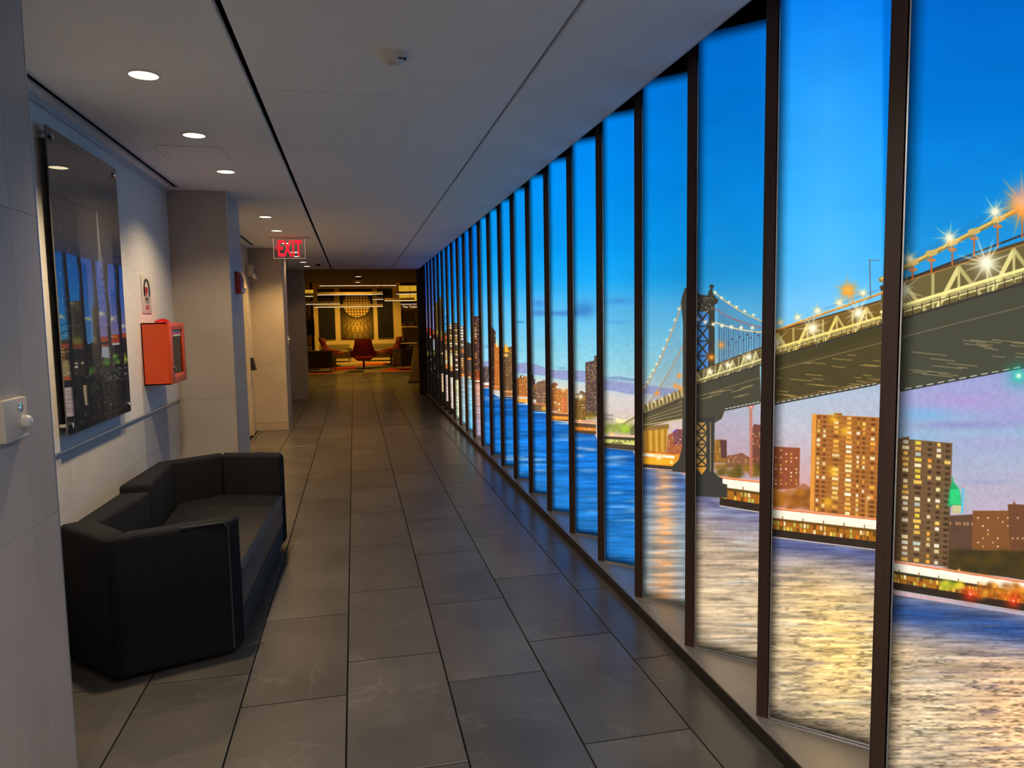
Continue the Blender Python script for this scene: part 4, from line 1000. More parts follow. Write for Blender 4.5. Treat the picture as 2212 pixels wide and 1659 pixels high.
# second niche with the door, third niche
w = obj('wall_left_door', B().box(-1.7, -1.42, 6.86, 9.50, 0, CZ).box(-1.7, -1.42, 10.47, 10.866, 0, CZ).box(-1.7, -1.42, 9.50, 10.47, 2.06, CZ), M['paint']); tag(w, 'warm lit painted wall round the white door', 'wall', kind='structure')
w = obj('wall_left_far', B().box(-1.7, -1.42, 11.48, 15.106, 0, CZ), M['paint']); tag(w, 'painted niche wall between the two far pillars', 'wall', kind='structure')
w = obj('wall_back', B().box(-1.7, 1.95, -3.4, -3.2, 0, 3.06), M['paint']); tag(w, 'plain painted wall closing the corridor behind the viewer', 'wall', kind='structure')
d = obj('door_1', B().box(-1.56, -1.52, 9.545, 10.425, .008, 2.015), M['trim']); tag(d, 'pale cream hallway door set back in its frame', 'door', kind='structure')
obj('door_frame', B().box(-1.62, -1.405, 9.50, 9.545, 0, 2.06).box(-1.62, -1.405, 10.425, 10.47, 0, 2.06).box(-1.62, -1.405, 9.545, 10.425, 2.015, 2.06), M['paint'], d)
obj('latch_plate', B().box(-1.418, -1.403, 10.432, 10.462, 1.36, 1.52), M['chrome'], d); obj('latch_bolt', B().box(-1.404, -1.398, 10.438, 10.456, 1.40, 1.43).box(-1.404, -1.398, 10.438, 10.456, 1.45, 1.48), M['chrome'], d)

# ---- the lobby beyond
w = obj('wall_lobby_front', B().box(-4.5, -1.7, 15.1, 15.4, 0, CZ+.6).box(1.86, 4.5, 15.1, 15.4, 0, CZ+.6), M['lobby_brown']); tag(w, 'brown lobby wall flanking the corridor opening', 'wall', kind='structure')
c = obj('ceiling_lobby', B().box(-4.5, 4.5, 15.1, 20.4, CZ, CZ+.1).box(-4.5, 4.5, 20.3, 20.4, CZ, 3.4).box(-4.5, 4.5, 20.4, 34.2, 3.4, 3.5), M['lobby_brown']); tag(c, 'dim brown lobby ceiling with a raised bay over the seats', 'ceiling', kind='structure')
w = obj('wall_lobby_left', B().box(-4.6, -4.5, 15.1, 34.2, 0, 3.5), M['lobby_brown']); tag(w, 'brown left wall of the lobby', 'wall', kind='structure')
w = obj('wall_lobby_right', B().box(4.5, 4.6, 15.1, 34.2, 0, 3.5), M['lobby_brown']); tag(w, 'brown right wall of the lobby', 'wall', kind='structure')
w = obj('wall_lobby_back', B().box(-4.6, 4.6, 34.2, 34.3, 0, 3.5), M['lobby_brown']); tag(w, 'brown rear wall of the lobby behind the art wall', 'wall', kind='structure')
w = obj('wall_art', B().box(-1.56, 1.90, 30.0, 30.25, 0, 3.4), M['lobby_wall']); tag(w, 'warm cream feature wall carrying three dark pictures', 'wall', kind='structure')
cp = obj('floor_carpet', B().box(-4.4, 4.4, FLOOR_END, 34.1, -.007, .004), M['carpet']); tag(cp, 'beige lobby carpet with orange and dark angular patches', 'carpet', kind='structure')
for mt, pts in (('carpet_o', [(-2.2, 22.25), (-.75, 22.25), (-.55, 23.2), (-2.2, 23.2)]), ('carpet_o', [(-.55, 23.3), (.1, 24.0), (.0, 25.6), (-.9, 25.2)]), ('carpet_d', [(-.38, 22.25), (.22, 22.25), (.28, 23.3), (-.12, 23.3)]),
                ('carpet_o', [(.72, 22.5), (1.9, 22.25), (2.2, 23.9), (1.1, 23.9)]), ('carpet_d', [(.3, 24.1), (1.4, 24.5), (1.5, 25.3), (.5, 24.6)]), ('carpet_o', [(.05, 26.1), (1.1, 25.9), (1.2, 27.2), (.2, 27.2)]), ('carpet_d', [(-2.4, 23.6), (-1.2, 23.7), (-1.1, 24.8), (-2.4, 24.8)])):
    obj('carpet_patch', B().prism(pts, .004, .009), M[mt], cp)

# ================================================================== THE BACKLIT PANELS
PANEL_LABEL = {
    -2: 'tall backlit panel of pale rippled water beyond the bridge lights', -1: 'tall backlit panel with a green dome, dark flats and big lamp stars',
    0: 'tall backlit panel with brightly lit orange flats under the bridge deck', 1: 'tall backlit panel with the latticed iron bridge tower',
    2: 'tall backlit panel with bridge cables and an orange glitter on the water', 3: 'backlit panel with a flood-lit green bank and blue river',
    4: 'backlit panel with a tall dark apartment tower over blue water', 5: 'backlit panel with orange brick flats and a round water tank',
    6: 'backlit panel with a grey domed block and a lit white quay sign', 7: 'backlit panel with low orange blocks under a lilac cloud',
    8: 'narrow backlit panel with a gold pyramid roofed tower', 9: 'narrow backlit panel with a slim brown slab and a lit spire', 10: 'narrow backlit panel with low dark blocks and a white lit quay',
    11: 'narrow backlit panel with one tall lit brown skyscraper', 12: 'narrow backlit panel with open pale sky above a dark wharf', 13: 'narrow backlit panel with a white glowing office block',
    14: 'narrow backlit panel with a stepped dark office block', 15: 'narrow backlit panel with a small spire and a cream lit facade', 16: 'narrow backlit panel with slanting bridge wires and pink water',
    17: 'narrow backlit panel with a stone bridge tower', 18: 'narrow backlit panel with bridge lamps above dark trees', 19: 'narrow backlit panel with an orange deck above green trees',
    20: 'narrow backlit panel with an orange deck and pale rocks', 21: 'narrowest backlit panel with lilac sky, next to the end wall'}
SHORT = {-2: 'pale water', -1: 'green dome', 0: 'lit orange flats', 1: 'iron bridge tower', 2: 'orange glitter', 3: 'green bank', 4: 'apartment tower', 5: 'water tank', 6: 'grey domed block', 7: 'lilac cloud', 8: 'gold pyramid', 9: 'brown slab',
         10: 'white quay', 11: 'brown skyscraper', 12: 'open pale sky', 13: 'white office', 14: 'stepped block', 15: 'cream facade', 16: 'pink water', 17: 'stone tower', 18: 'dark trees', 19: 'green trees', 20: 'pale rocks', 21: 'lilac sky'}
R2 = math.sqrt(.5)
box_meshes = None
for i in range(FIRST, LAST+1):
    y = fin_y(i)
    # nosing between two boxes
    fn = obj('mullion', B().prism([(FIN_X, y), (FIN_X+.028, y-.028), (FIN_X+.034, y-.022), (FIN_X+.034, y+.022), (FIN_X+.028, y+.028)], .05, Z_HI), M['mullion'])
    tag(fn, ('dark brown post between the %s panel and the %s panel' % (SHORT[i+1], SHORT[i])) if -2 <= i < LAST else ('dark brown post between the lilac sky panel and the end wall' if i == LAST else 'dark brown post between panels behind the viewer'), 'mullion', 'posts between the backlit panels')
    px, py = FIN_X+T0, y-T0
    lab = PANEL_LABEL.get(i, 'backlit panel of rippled water behind the viewer')
    e = thing('light_box', (px, py, .05), lab, 'light box', 'backlit river panels')
    W_ = (T1-T0); D = .0035
    def face_pt(t, z, d=0): return (px+t+d*R2*0, py-t, z)
    # printed film, 4 mm behind its frame
    q = [(px+D+.002, py-D+.002, Z_LO+.004), (px+W_-D+.002, py-W_+D+.002, Z_LO+.004), (px+W_-D+.002, py-W_+D+.002, Z_HI-.004), (px+D+.002, py-D+.002, Z_HI-.004)]
    k = .012
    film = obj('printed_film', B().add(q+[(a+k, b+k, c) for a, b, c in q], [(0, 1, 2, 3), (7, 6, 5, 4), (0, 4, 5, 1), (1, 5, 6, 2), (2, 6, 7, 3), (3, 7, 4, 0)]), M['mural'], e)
    s0, s1 = SLOT[min(LAST, max(i, -2))]
    u0, u1 = (s0+.5)/ATLAS_W, (s1-.5)/ATLAS_W
    def loc_uv(co, a, b):
        return (a+(b-a)*min(1, max(0, co.x/W_)), min(1, max(0, (co.z+.05-Z_LO)/(Z_HI-Z_LO))))
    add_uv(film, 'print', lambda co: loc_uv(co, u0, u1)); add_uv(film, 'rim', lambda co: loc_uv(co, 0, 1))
    # thin aluminium frame
    def bar(b, ta, tb, za, zb, d0=-.002, d1=.014):
        c = [(px+ta+d0*R2, py-ta+d0*R2), (px+tb+d0*R2, py-tb+d0*R2), (px+tb+d1*R2, py-tb+d1*R2), (px+ta+d1*R2, py-ta+d1*R2)]
        return b.prism(c, za, zb)
    fb = B(); bar(fb, 0, D*.75, Z_LO, Z_HI); bar(fb, W_-D, W_, Z_LO, Z_HI); bar(fb, D, W_-D, Z_LO-.003, Z_LO+.004); bar(fb, D, W_-D, Z_HI-.004, Z_HI+.003)
    obj('frame', fb, M['alu'], e)
    hb = B(); bar(hb, .004, W_-.004, Z_LO+.01, Z_HI-.01, .03, .06)
    hb.prism([(FIN_X+T1+.001, y-T1-.002), (FIN_X+T1+.012, y-T1-.002), (FIN_X+.045, y-PITCH_Y+.042), (FIN_X+.037, y-PITCH_Y+.034)], .05, Z_HI)
    obj('housing', hb, M['mullion'], e)

# ================================================================== THE SOFA
sofa = thing('corner_sofa', (-.95, 4.25, 0), 'charcoal angular two-seat sofa with high arms in the niche', 'sofa')
OUT = dict(A=(-.590, 3.43), Bn=(-1.055, 3.265), C=(-1.345, 3.575), Mo=(-1.315, 4.33), D=(-1.285, 5.075), E=(-.930, 5.315), F=(-.510, 5.165))
INN = dict(A=(-.560, 3.545), Bn=(-1.010, 3.385), C=(-1.235, 3.66), Mo=(-1.150, 4.33), D=(-1.185, 5.01), E=(-.915, 5.195), F=(-.525, 5.055))
ZT = .655
def shell(name, k0, k1, z0=.03, zt=ZT, lean=0.0, bev=.022):
    o0, o1, i1, i0 = OUT[k0], OUT[k1], INN[k1], INN[k0]
    b = B().prism([o0, o1, i1, i0], z0, zt)
    return obj(name, b, M['fabric'], sofa, bevel=bev, seg=3)
shell('arm', 'A', 'Bn'); shell('corner', 'Bn', 'C'); shell('backrest', 'C', 'Mo', zt=ZT-.035); shell('backrest', 'Mo', 'D', zt=ZT+.005); shell('corner', 'D', 'E'); shell('arm', 'E', 'F')
seat_poly = [(-.566, 3.552), (-1.00, 3.40), (-1.21, 3.67), (-1.135, 4.33), (-1.165, 5.0), (-.915, 5.18), (-.518, 5.048)]
obj('base', B().prism([(p[0]-(.0 if p[0] < -.7 else .004), p[1]) for p in seat_poly], .05, .175), M['fabric_lit'], sofa, bevel=.008)
obj('seat_cushion', B().prism(seat_poly, .178, .385), M['leather'], sofa, bevel=.022, seg=3)
pip = [(p[0], p[1], .372) for p in ((-.566, 3.565), (-.519, 5.035))]
obj('piping', B().tube([(pip[0][0]+(pip[1][0]-pip[0][0])*k/12+.002, pip[0][1]+(pip[1][1]-pip[0][1])*k/12, .376) for k in range(13)], .005, 8), M['leather'], sofa)
for a, bb in ((('A', 'Bn')), (('E', 'F'))):
    pts = [OUT[a], OUT[bb]] if a == 'A' else [OUT['F'], OUT['E']]
    P0 = Vector((pts[0][0], pts[0][1], 0)); P1 = Vector((pts[1][0], pts[1][1], 0)); n = (P1-P0).normalized()
    q = P0+n*.004
    obj('arm_piping', B().tube([(q.x, q.y, .05), (q.x, q.y, .3), (q.x, q.y, ZT-.03), (q.x+n.x*.02, q.y+n.y*.02, ZT-.006), (q.x+n.x*.2, q.y+n.y*.2, ZT-.002)], .0045, 6), M['fabric_lit'], sofa)
obj('foot', B().cyl((-.66, 3.52, 0), .02, .05), M['blackp'], sofa); obj('foot', B().cyl((-.60, 5.05, 0), .02, .05), M['blackp'], sofa)
obj('foot', B().cyl((-1.22, 3.70, 0), .02, .05), M['blackp'], sofa); obj('foot', B().cyl((-1.17, 4.95, 0), .02, .05), M['blackp'], sofa)

# ================================================================== ON THE NICHE WALL
# the glossy picture: a slim tower in fog, black and white
def paint_tower():
    rng = np.random.default_rng(3)
    s = Sheet(0, 0, 100, 144, 4); Y = s.y0+(np.arange(s.h)+.5)/4; X = (np.arange(s.w)+.5)/4
    g = ramp(Y, [(0, (34, 34, 36)), (20, (58, 58, 60)), (60, (104, 104, 104)), (90, (120, 118, 116)), (125, (70, 68, 66)), (144, (36, 34, 32))])
    s.a[:] = g[:, None, :]; s.a *= (1-.55*np.clip(np.abs(X-62)/52, 0, 1)**1.5)[None, :, None].astype(np.float32)
    s.a *= (.9+.2*vnoise(s.h, s.w, 60, 60, rng))[..., None]
    s.line([(61, 18), (62, 46)], 1.0, (30, 30, 30)); s.poly([(60.6, 30), (62.4, 30), (64.5, 56), (60, 56)], (164, 164, 162))
    def wing(x0, x1, y0, c): s.poly([(x0, y0), (x1, y0), (x1+.6, 146), (x0-.6, 146)], c)
    wing(58.5, 66, 55, (150, 150, 148)); wing(57, 68, 60, (128, 128, 126)); wing(54, 71, 70, (112, 112, 110)); wing(51, 75, 92, (92, 92, 90)); wing(47, 79, 118, (66, 66, 64))
    for (x0, x1, y0) in ((57, 68, 61), (54, 71, 71), (51, 75, 93), (47, 79, 119)):
        s.windows([(x0, y0), (x1, y0), (x1, 144), (x0, 144)], int((x1-x0)/1.6), int((144-y0)/2.2), .7, [(60, 60, 60), (170, 170, 168), (84, 84, 84), (50, 50, 50)], rng, .5, .6)
    for (x0, x1, y0, c) in ((0, 14, 18, 20), (10, 32, 34, 24), (26, 40, 60, 30), (84, 100, 40, 24), (76, 92, 72, 34), (40, 52, 120, 40)):
        s.poly([(x0, y0), (x1, y0), (x1, 146), (x0, 146)], (c, c, c), .92)
        s.windows([(x0, y0+2), (x1, y0+2), (x1, 144), (x0, 144)], int((x1-x0)/2), 30, .16, [(90, 90, 88), (140, 140, 136), (60, 60, 60)], rng, .5, .5)
    for k in range(40): s.glow(rng.random()*100, 112+rng.random()*30, .8, (190, 190, 186), .6)
    return s.a
pic = thing('wall_picture', (-1.40, 4.29, 1.027), 'tall glossy black acrylic picture of a foggy tower on standoffs', 'picture')
PY0, PY1, PZ0, PZ1, PXF = 3.785, 4.79, 1.027, 2.475, -1.352
pn = obj('acrylic_panel', B().box(PXF-.006, PXF, PY0, PY1, PZ0, PZ1), print_mat('glossy_picture', print_image('tower_print', paint_tower()*.72), rough=.5, bump=.012, coat=1.0, spec=.2, bscale=4.0), pic)
add_uv(pn, 'print', lambda co: ((co.y+4.29-PY0)/(PY1-PY0), co.z/(PZ1-PZ0)))
for yy in (PY0+.045, PY1-.045):
    for z_ in (PZ0+.045, PZ1-.045):
        st = obj('standoff', B().cyl((-1.3995, yy, z_), .012, .041, 'x', 18), M['chrome'], pic); obj('standoff_cap', B().lathe([(.015, 0), (.016, .004), (.014, .012), (.001, .013)], (PXF, yy, z_), 18, 'x'), M['chrome'], st)
# first-aid sign above the cabinet
sg = thing('wall_sign', (-1.40, 5.455, 1.63), 'cream sign plate with a red heart in a black ring reading AED', 'sign')
obj('plate', B().box(-1.3995, -1.394, 5.345, 5.565, 1.63, 1.885), M['cream'], sg, bevel=.0015)
SX = -1.3938
ring = B()
pts = []
for k in range(31):
    a = math.radians(-30+240*k/30); pts.append((5.455+.062*math.cos(a), 1.785+.075*math.sin(a)))
ring.tube([(SX, p, q) for p, q in pts], .0075, 6)
obj('ring', ring, M['blackp'], sg)
hp = []
for k in range(24):
    a = 2*math.pi*k/24; hp.append((5.455+.0021*16*math.sin(a)**3, 1.783+.0024*(13*math.cos(a)-5*math.cos(2*a)-2*math.cos(3*a)-math.cos(4*a))))
obj('heart', B().prism(hp, SX-.0006, SX+.0012, 'x'), M['ink_red'], sg)
lb = B(); letters(lb, 'AED', .046, (SX+.0004, 5.455, 1.655), (0, 1, 0), (0, 0, 1), .0008, .0012, center=True); obj('lettering', lb, M['ink_red'], sg)
def mark(ya, yb, za, zb): obj('print_mark', B().box(SX-.0005, SX+.001, ya, yb, za, zb), M['blackp'], sg)
obj('text_box', B().prism([(5.413, 1.713), (5.497, 1.713), (5.497, 1.742), (5.413, 1.742), (5.413, 1.713), (5.417, 1.717), (5.417, 1.738), (5.493, 1.738), (5.493, 1.717), (5.417, 1.717)], SX-.0005, SX+.001, 'x'), M['blackp'], sg)
mark(5.421, 5.489, 1.722, 1.733); mark(5.405, 5.508, 1.702, 1.706); mark(5.37, 5.39, 1.640, 1.642); mark(5.53, 5.545, 1.640, 1.642)
# cabinet
cb = thing('first_aid_cabinet', (-1.40, 5.503, 1.14), 'orange red wall cabinet with a glazed door and defibrillator inside', 'cabinet')
CX0, CX1, CY0, CY1, CZ0, CZ1 = -1.3995, -1.236, 5.285, 5.722, 1.14, 1.562
bd = B(); th = .008
bd.box(CX0, CX0+.006, CY0, CY1, CZ0, CZ1); bd.box(CX0, CX1, CY0, CY0+th, CZ0, CZ1); bd.box(CX0, CX1, CY1-th, CY1, CZ0, CZ1); bd.box(CX0, CX1, CY0, CY1, CZ0, CZ0+th); bd.box(CX0, CX1, CY0, CY1, CZ1-th, CZ1)
obj('cabinet_body', bd, M['orange'], cb)
fr = B(); WY0, WY1, WZ0, WZ1 = 5.36, 5.655, 1.205, 1.512
# door: a frame of four rounded rails
door = obj('cabinet_door', B().box(CX1-.004, CX1+.016, CY0+.002, WY0, CZ0+.002, CZ1-.002).box(CX1-.004, CX1+.016, WY1, CY1-.002, CZ0+.002, CZ1-.002).box(CX1-.004, CX1+.016, WY0, WY1, CZ0+.002, WZ0).box(CX1-.004, CX1+.016, WY0, WY1, WZ1, CZ1-.002), M['orange'], cb, bevel=.006)
obj('door_groove', B().box(CX1+.0145, CX1+.0165, WY0-.022, WY0-.018, WZ0-.03, WZ1+.02).box(CX1+.0145, CX1+.0165, WY1+.018, WY1+.022, WZ0-.03, WZ1+.02).box(CX1+.0145, CX1+.0165, WY0-.022, WY1+.022, WZ0-.032, WZ0-.028).box(CX1+.0145, CX1+.0165, WY0-.022, WY1+.022, WZ1+.018, WZ1+.022), M['ink_red'], door)
obj('glass', B().box(CX1+.002, CX1+.005, WY0, WY1, WZ0, WZ1), M['clear'], door)
obj('door_label', B().box(CX1+.005, CX1+.0066, 5.385, 5.625, 1.468, 1.506), M['white'], door)
tb = B()
tb.box(CX1+.0064, CX1+.0072, 5.392, 5.412, 1.474, 1.500)
for k in range(8): tb.box(CX1+.0064, CX1+.0072, 5.424+k*.024, 5.443+k*.024, 1.482, 1.494)
obj('label_print', tb, M['ink_red'], door)
obj('door_pull', B().lathe([(.012, 0), (.013, .01), (.008, .018), (.001, .02)], (CX1+.016, WY0-.032, 1.25), 16, 'x'), M['chrome'], door)
obj('beacon', B().add(*[(lambda s: (s.v, s.f))(B().sphere((-1.315, 5.50, CZ1-.002), .048, .105, .034, 20, 8, True))][0]), M['beacon'], cb, smooth=True)
df = thing('defibrillator', (-1.33, 5.51, CZ0+.009), 'grey and blue defibrillator unit inside the orange cabinet', 'defibrillator')
obj('unit_case', B().box(-1.385, -1.28, 5.385, 5.64, CZ0+.0085, 1.385), M['grey'], df, bevel=.012); obj('unit_label', B().box(-1.281, -1.2785, 5.50, 5.63, 1.24, 1.36), M['blue'], df); obj('unit_print', B().box(-1.279, -1.2775, 5.53, 5.60, 1.30, 1.315), M['white'], df)
obj('cable_coil', B().tube([(-1.268, 5.44+.042*math.cos(2*math.pi*k/24), 1.275+.075*math.sin(2*math.pi*k/24)) for k in range(24)], .006, 8, True).tube([(-1.268, 5.44, 1.35), (-1.268, 5.385, 1.40), (-1.268, 5.37, 1.40)], .004, 6), M['blackp'], df)

# ================================================================== SMALL WALL FITTINGS
dv = thing('wall_sensor', (-.98, 2.33, 1.22), 'ivory wall sensor with a round push button on the near pillar', 'sensor')
obj('back_box', B().box(-.9795, -.958, 2.245, 2.392, 1.225, 1.345), M['ivory'], dv, bevel=.003); obj('button', B().lathe([(.020, 0), (.020, .012), (.015, .02), (.001, .023)], (-.958, 2.362, 1.272), 20, 'x'), M['white'], dv); obj('sensor_eye', B().lathe([(.014, 0), (.013, .003), (.001, .005)], (-.958, 2.345, 1.316), 18, 'x'), M['chrome'], dv); obj('smudge_label', B().box(-.9585, -.9575, 2.33, 2.388, 1.229, 1.236), M['white'], dv)
al = thing('fire_alarm', (-.96, 6.56, 1.80), 'dark red fire alarm strobe on the side of the grey pillar', 'alarm')
obj('alarm_body', B().prism([(-.9595, 1.80), (-.9595, 1.985), (-.93, 1.98), (-.915, 1.93), (-.915, 1.85), (-.925, 1.80)], 6.46, 6.64, 'y'), M['red'], al, bevel=.006)
obj('strobe_lens', B().box(-.918, -.906, 6.49, 6.61, 1.806, 1.842), M['white'], al, bevel=.004)
lb = B()
for k, ch in enumerate('FIRE'): letters(lb, ch, .030, (-.9139, 6.535, 1.938-.026*k), (0, 1, 0), (0, 0, 1), .0008, .0006)
obj('lettering', lb, M['white'], al)
em = thing('emergency_light', (-1.42, 10.6, 2.2), 'beige twin head emergency light above the cream door', 'emergency light')
obj('housing', B().box(-1.4195, -1.34, 10.50, 10.72, 2.20, 2.35), M['ivory'], em, bevel=.012)
for yy in (10.535, 10.685): obj('lamp_head', B().lathe([(.02, 0), (.036, .02), (.038, .045), (.001, .046)], (-1.345, yy, 2.195), 16, 'x'), M['grey'], em)
ds = thing('lever_lock', (-1.405, 10.45, .9), 'black lever lock case on the frame of the cream door', 'lock')
obj('lock_case', B().prism([(-1.4045, .90), (-1.4045, 1.075), (-1.375, 1.075), (-1.345, .92), (-1.345, .90)], 10.43, 10.56, 'y'), M['blackp'], ds, bevel=.004); obj('lever', B().box(-1.352, -1.338, 10.37, 10.55, .905, .925), M['steel'], ds, bevel=.004)
sw = thing('switch_plate', (-.975, 11.35, 1.22), 'white switch plate with a small knob on the warm lit pillar', 'switch')
obj('plate', B().box(-.9745, -.967, 11.29, 11.41, 1.215, 1.355), M['white'], sw, bevel=.002); obj('knob', B().lathe([(.016, 0), (.016, .018), (.001, .02)], (-.967, 11.36, 1.295), 16, 'x'), M['white'], sw)

# ================================================================== CEILING FITTINGS
def downlight(x, y, z, lab, watts, r=.058, grp='recessed downlights along the niche side', spot=math.radians(124), rgb=None):
    e = thing('downlight', (x, y, z), lab, 'downlight', grp)
    obj('trim_ring', B().lathe([(r*1.18, 0), (r*1.16, -.004), (r, -.005), (r*.98, .0), (r*1.0, .001)], (x, y, z-.0005), 32), M['white'], e)
    obj('lens', B().cyl((x, y, z-.0035), r*.99, .003, n=32), M['lens'], e)
    ld = bpy.data.lights.new('downlight_lamp', 'SPOT'); ld.energy = watts; ld.color = rgb or WARM_RGB; ld.spot_size = spot; ld.spot_blend = .75; ld.shadow_soft_size = .05
    lo = bpy.data.objects.new('downlight_lamp', ld); COL.objects.link(lo); lo.parent = e; lo.location = (0, 0, -.012)
    return e
for x, y, wt, lab in ((-.828, 3.40, 1.15, 'near the black picture and the near pillar'), (-.832, 4.41, .75, 'between the picture and the access hatch'), (-.829, 5.414, .50, 'between the access hatch and the grey pillar'),
                      (-.822, 7.64, 1.0, 'first past the grey pillar'), (-.824, 8.765, 1.0, 'just before the exit sign'), (-.84, 10.12, 1.2, 'just behind the exit sign'), (-.83, 11.42, .12, 'beside the warm lit pillar'),
                      (-.853, 12.10, .3, 'first past the warm lit pillar'), (-.828, 13.26, .12, 'beside the small camera dome'), (-.826, 14.25, .10, 'last before the lobby opening')):
    downlight(x, y, CZ, 'round warm recessed downlight '+lab, DOWN_W*wt, rgb=WARM_RGB if y < 6 else AMBER_RGB)
for x, y in ((.55, .75), (-.83, .1), (-.83, -.9), (-.83, -2.0), (.2, -.5), (.2, -1.6), (.2, -2.7)): downlight(x, y, CZ, 'added fill downlight out of view by the viewer', DOWN_W*.7, spot=math.radians(150), rgb=(1.0, .90, .82))  # unseen fill lamps added to brighten the near pillar and ceiling
oc = thing('occupancy_sensor', (.190, 2.99, CZ), 'white domed occupancy sensor with vent slots on the ceiling', 'sensor')
obj('dome', B().lathe([(.058, 0), (.057, -.008), (.050, -.022), (.034, -.034), (.020, -.037), (.001, -.0375)], (.190, 2.99, CZ), 36), M['white'], oc, smooth=True)
obj('lens', B().sphere((.186, 2.985, CZ-.034), .020, .020, .010, 16, 8), M['ivory'], oc, smooth=True)
vb = B()
for k in range(5): vb.box(.206+.0*k, .222, 2.944+k*.006, 2.9465+k*.006, CZ-.0305+k*.001, CZ-.0265+k*.001).box(.226, .238, 2.956+k*.006, 2.9585+k*.006, CZ-.0265, CZ-.0215)
obj('vent_slots', vb, M['blackp'], oc)
for x, y, r in ((.150, 5.30, .042), (.126, 8.73, .044), (.184, 12.30, .045)):
    o = obj('sprinkler_cover', B().lathe([(r, 0), (r, -.003), (r*.97, -.005), (.001, -.0055)], (x, y, CZ), 32), M['ceiling']); tag(o, 'flat white sprinkler cover disc on the corridor ceiling', 'sprinkler cover', 'sprinkler covers on the ceiling')
o = thing('smoke_detector', (.18, 11.41, CZ), 'white round smoke detector on the ceiling far down the corridor', 'smoke detector')
obj('base', B().cyl((.18, 11.41, CZ-.012), .075, .012, n=28), M['white'], o); obj('sensing_head', B().lathe([(.055, 0), (.05, -.02), (.03, -.032), (.001, -.034)], (.18, 11.41, CZ-.012), 28), M['white'], o)
o = thing('camera_dome', (-.59, 13.69, CZ), 'small black camera dome on the ceiling near the lobby', 'camera')
obj('ring', B().cyl((-.59, 13.69, CZ-.006), .05, .006, n=24), M['grey'], o); obj('dome', B().sphere((-.59, 13.69, CZ-.006), .042, .042, -.035, 20, 8, True), M['blackp'], o, smooth=True)
hb = thing('access_hatch', (-.93, 4.88, CZ), 'round-cornered access hatch outlined in the corridor ceiling', 'hatch')
def rrect(x0, x1, y0, y1, r, n=6):
    P = []
    for cx_, cy_, a0 in ((x1-r, y1-r, 0), (x0+r, y1-r, 90), (x0+r, y0+r, 180), (x1-r, y0+r, 270)):
        for k in range(n+1): a = math.radians(a0+90*k/n); P.append((cx_+r*math.cos(a), cy_+r*math.sin(a)))
    return P
obj('hatch_lid', B().prism(rrect(-1.115, -.742, 4.69, 5.06, .05), CZ-.0022, CZ-.0004), M['ceiling'], hb); obj('lid_gap', B().tube([(p[0], p[1], CZ-.0006) for p in rrect(-1.118, -.739, 4.687, 5.063, .052)], .0014, 6, True), M['grey'], hb); obj('key_hole', B().cyl((-1.07, 4.86, CZ-.0028), .012, .002, n=16), M['grey'], hb)
for (ya, yb, lab) in ((2.63, 6.09, 'long black slot air diffuser in the ceiling above the sofa niche'), (7.11, 10.44, 'black slot air diffuser in the ceiling beside the cream door')):
    e = thing('slot_diffuser', (-1.30, (ya+yb)/2, CZ), lab, 'diffuser')
    obj('channel', B().box(-1.3165, -1.2845, ya, yb, CZ+.006, CZ+.045), M['black'], e); obj('flange', B().box(-1.286, -1.270, ya, yb, CZ-.003, CZ+.002).box(-1.330, -1.316, ya, yb, CZ-.003, CZ+.002), M['trim'], e)
# exit sign
ex = thing('exit_sign', (-.745, 9.46, CZ), 'clear hanging acrylic EXIT sign with glowing red letters', 'exit sign')
obj('canopy', B().box(-.995, -.505, 9.41, 9.51, CZ-.012, CZ-.0005), M['white'], ex, bevel=.003)
obj('acrylic_plate', B().box(-.935, -.565, 9.455, 9.463, 2.345, CZ-.012), M['clear'], ex, bevel=.0)
obj('plate_edge', B().box(-.939, -.935, 9.455, 9.463, 2.342, CZ-.012).box(-.565, -.561, 9.455, 9.463, 2.342, CZ-.012).box(-.939, -.561, 9.455, 9.463, 2.341, 2.345), pm('lit_plate_edge', (.8, .6, .5), .3, emit=(1.0, .55, .42), estr=.55), ex)
lb = B(); letters(lb, 'EXIT', .272, (-.742, 9.4535, 2.372), (1, 0, 0), (0, 0, 1), .001, .0075, sx=.50, center=True, space=1.06); obj('lettering', lb, M['exit_red'], ex)
ch = B()
for s_ in (1, -1): ch.prism([(-.926, 2.472), (-.919, 2.472), (-.893, 2.472+s_*.028), (-.905, 2.472+s_*.028)], 9.452, 9.4545, 'y')
obj('chevron', ch, M['exit_red'], ex)

# ================================================================== LOBBY: LIGHTS
def pendant(xa, ya, xb, yb, z, lab):
    e = thing('linear_pendant', ((xa+xb)/2, (ya+yb)/2, z), lab, 'pendant lamp', 'linear pendant lamps over the lobby seats')
    d = Vector((xb-xa, yb-ya, 0)).normalized(); n = Vector((-d.y, d.x, 0))*.045
    q = [(xa+n.x, ya+n.y), (xb+n.x, yb+n.y), (xb-n.x, yb-n.y), (xa-n.x, ya-n.y)]
    obj('profile', B().prism(q, z+.008, z+.085), M['pend'], e)
    n2 = n*.9; q = [(xa+n2.x, ya+n2.y), (xb+n2.x, yb+n2.y), (xb-n2.x, yb-n2.y), (xa-n2.x, ya-n2.y)]
    obj('light_strip', B().prism(q, z-.004, z+.008), M['led'], e)
    wr = B()
    for t in (.15, .85): wr.cyl((xa+(xb-xa)*t, ya+(yb-ya)*t, z+.085), .004, 3.4-z-.085, n=6)
    obj('suspension_wire', wr, M['steel'], e)
pendant(-1.07, 25.0, 1.44, 25.0, 2.74, 'highest long wooden LED bar above the art wall seats')
pendant(-1.06, 23.0, .60, 23.15, 2.37, 'long wooden LED bar level with the round art grid')
pendant(.62, 23.6, .93, 23.6, 2.40, 'short wooden LED bar continuing the long one')
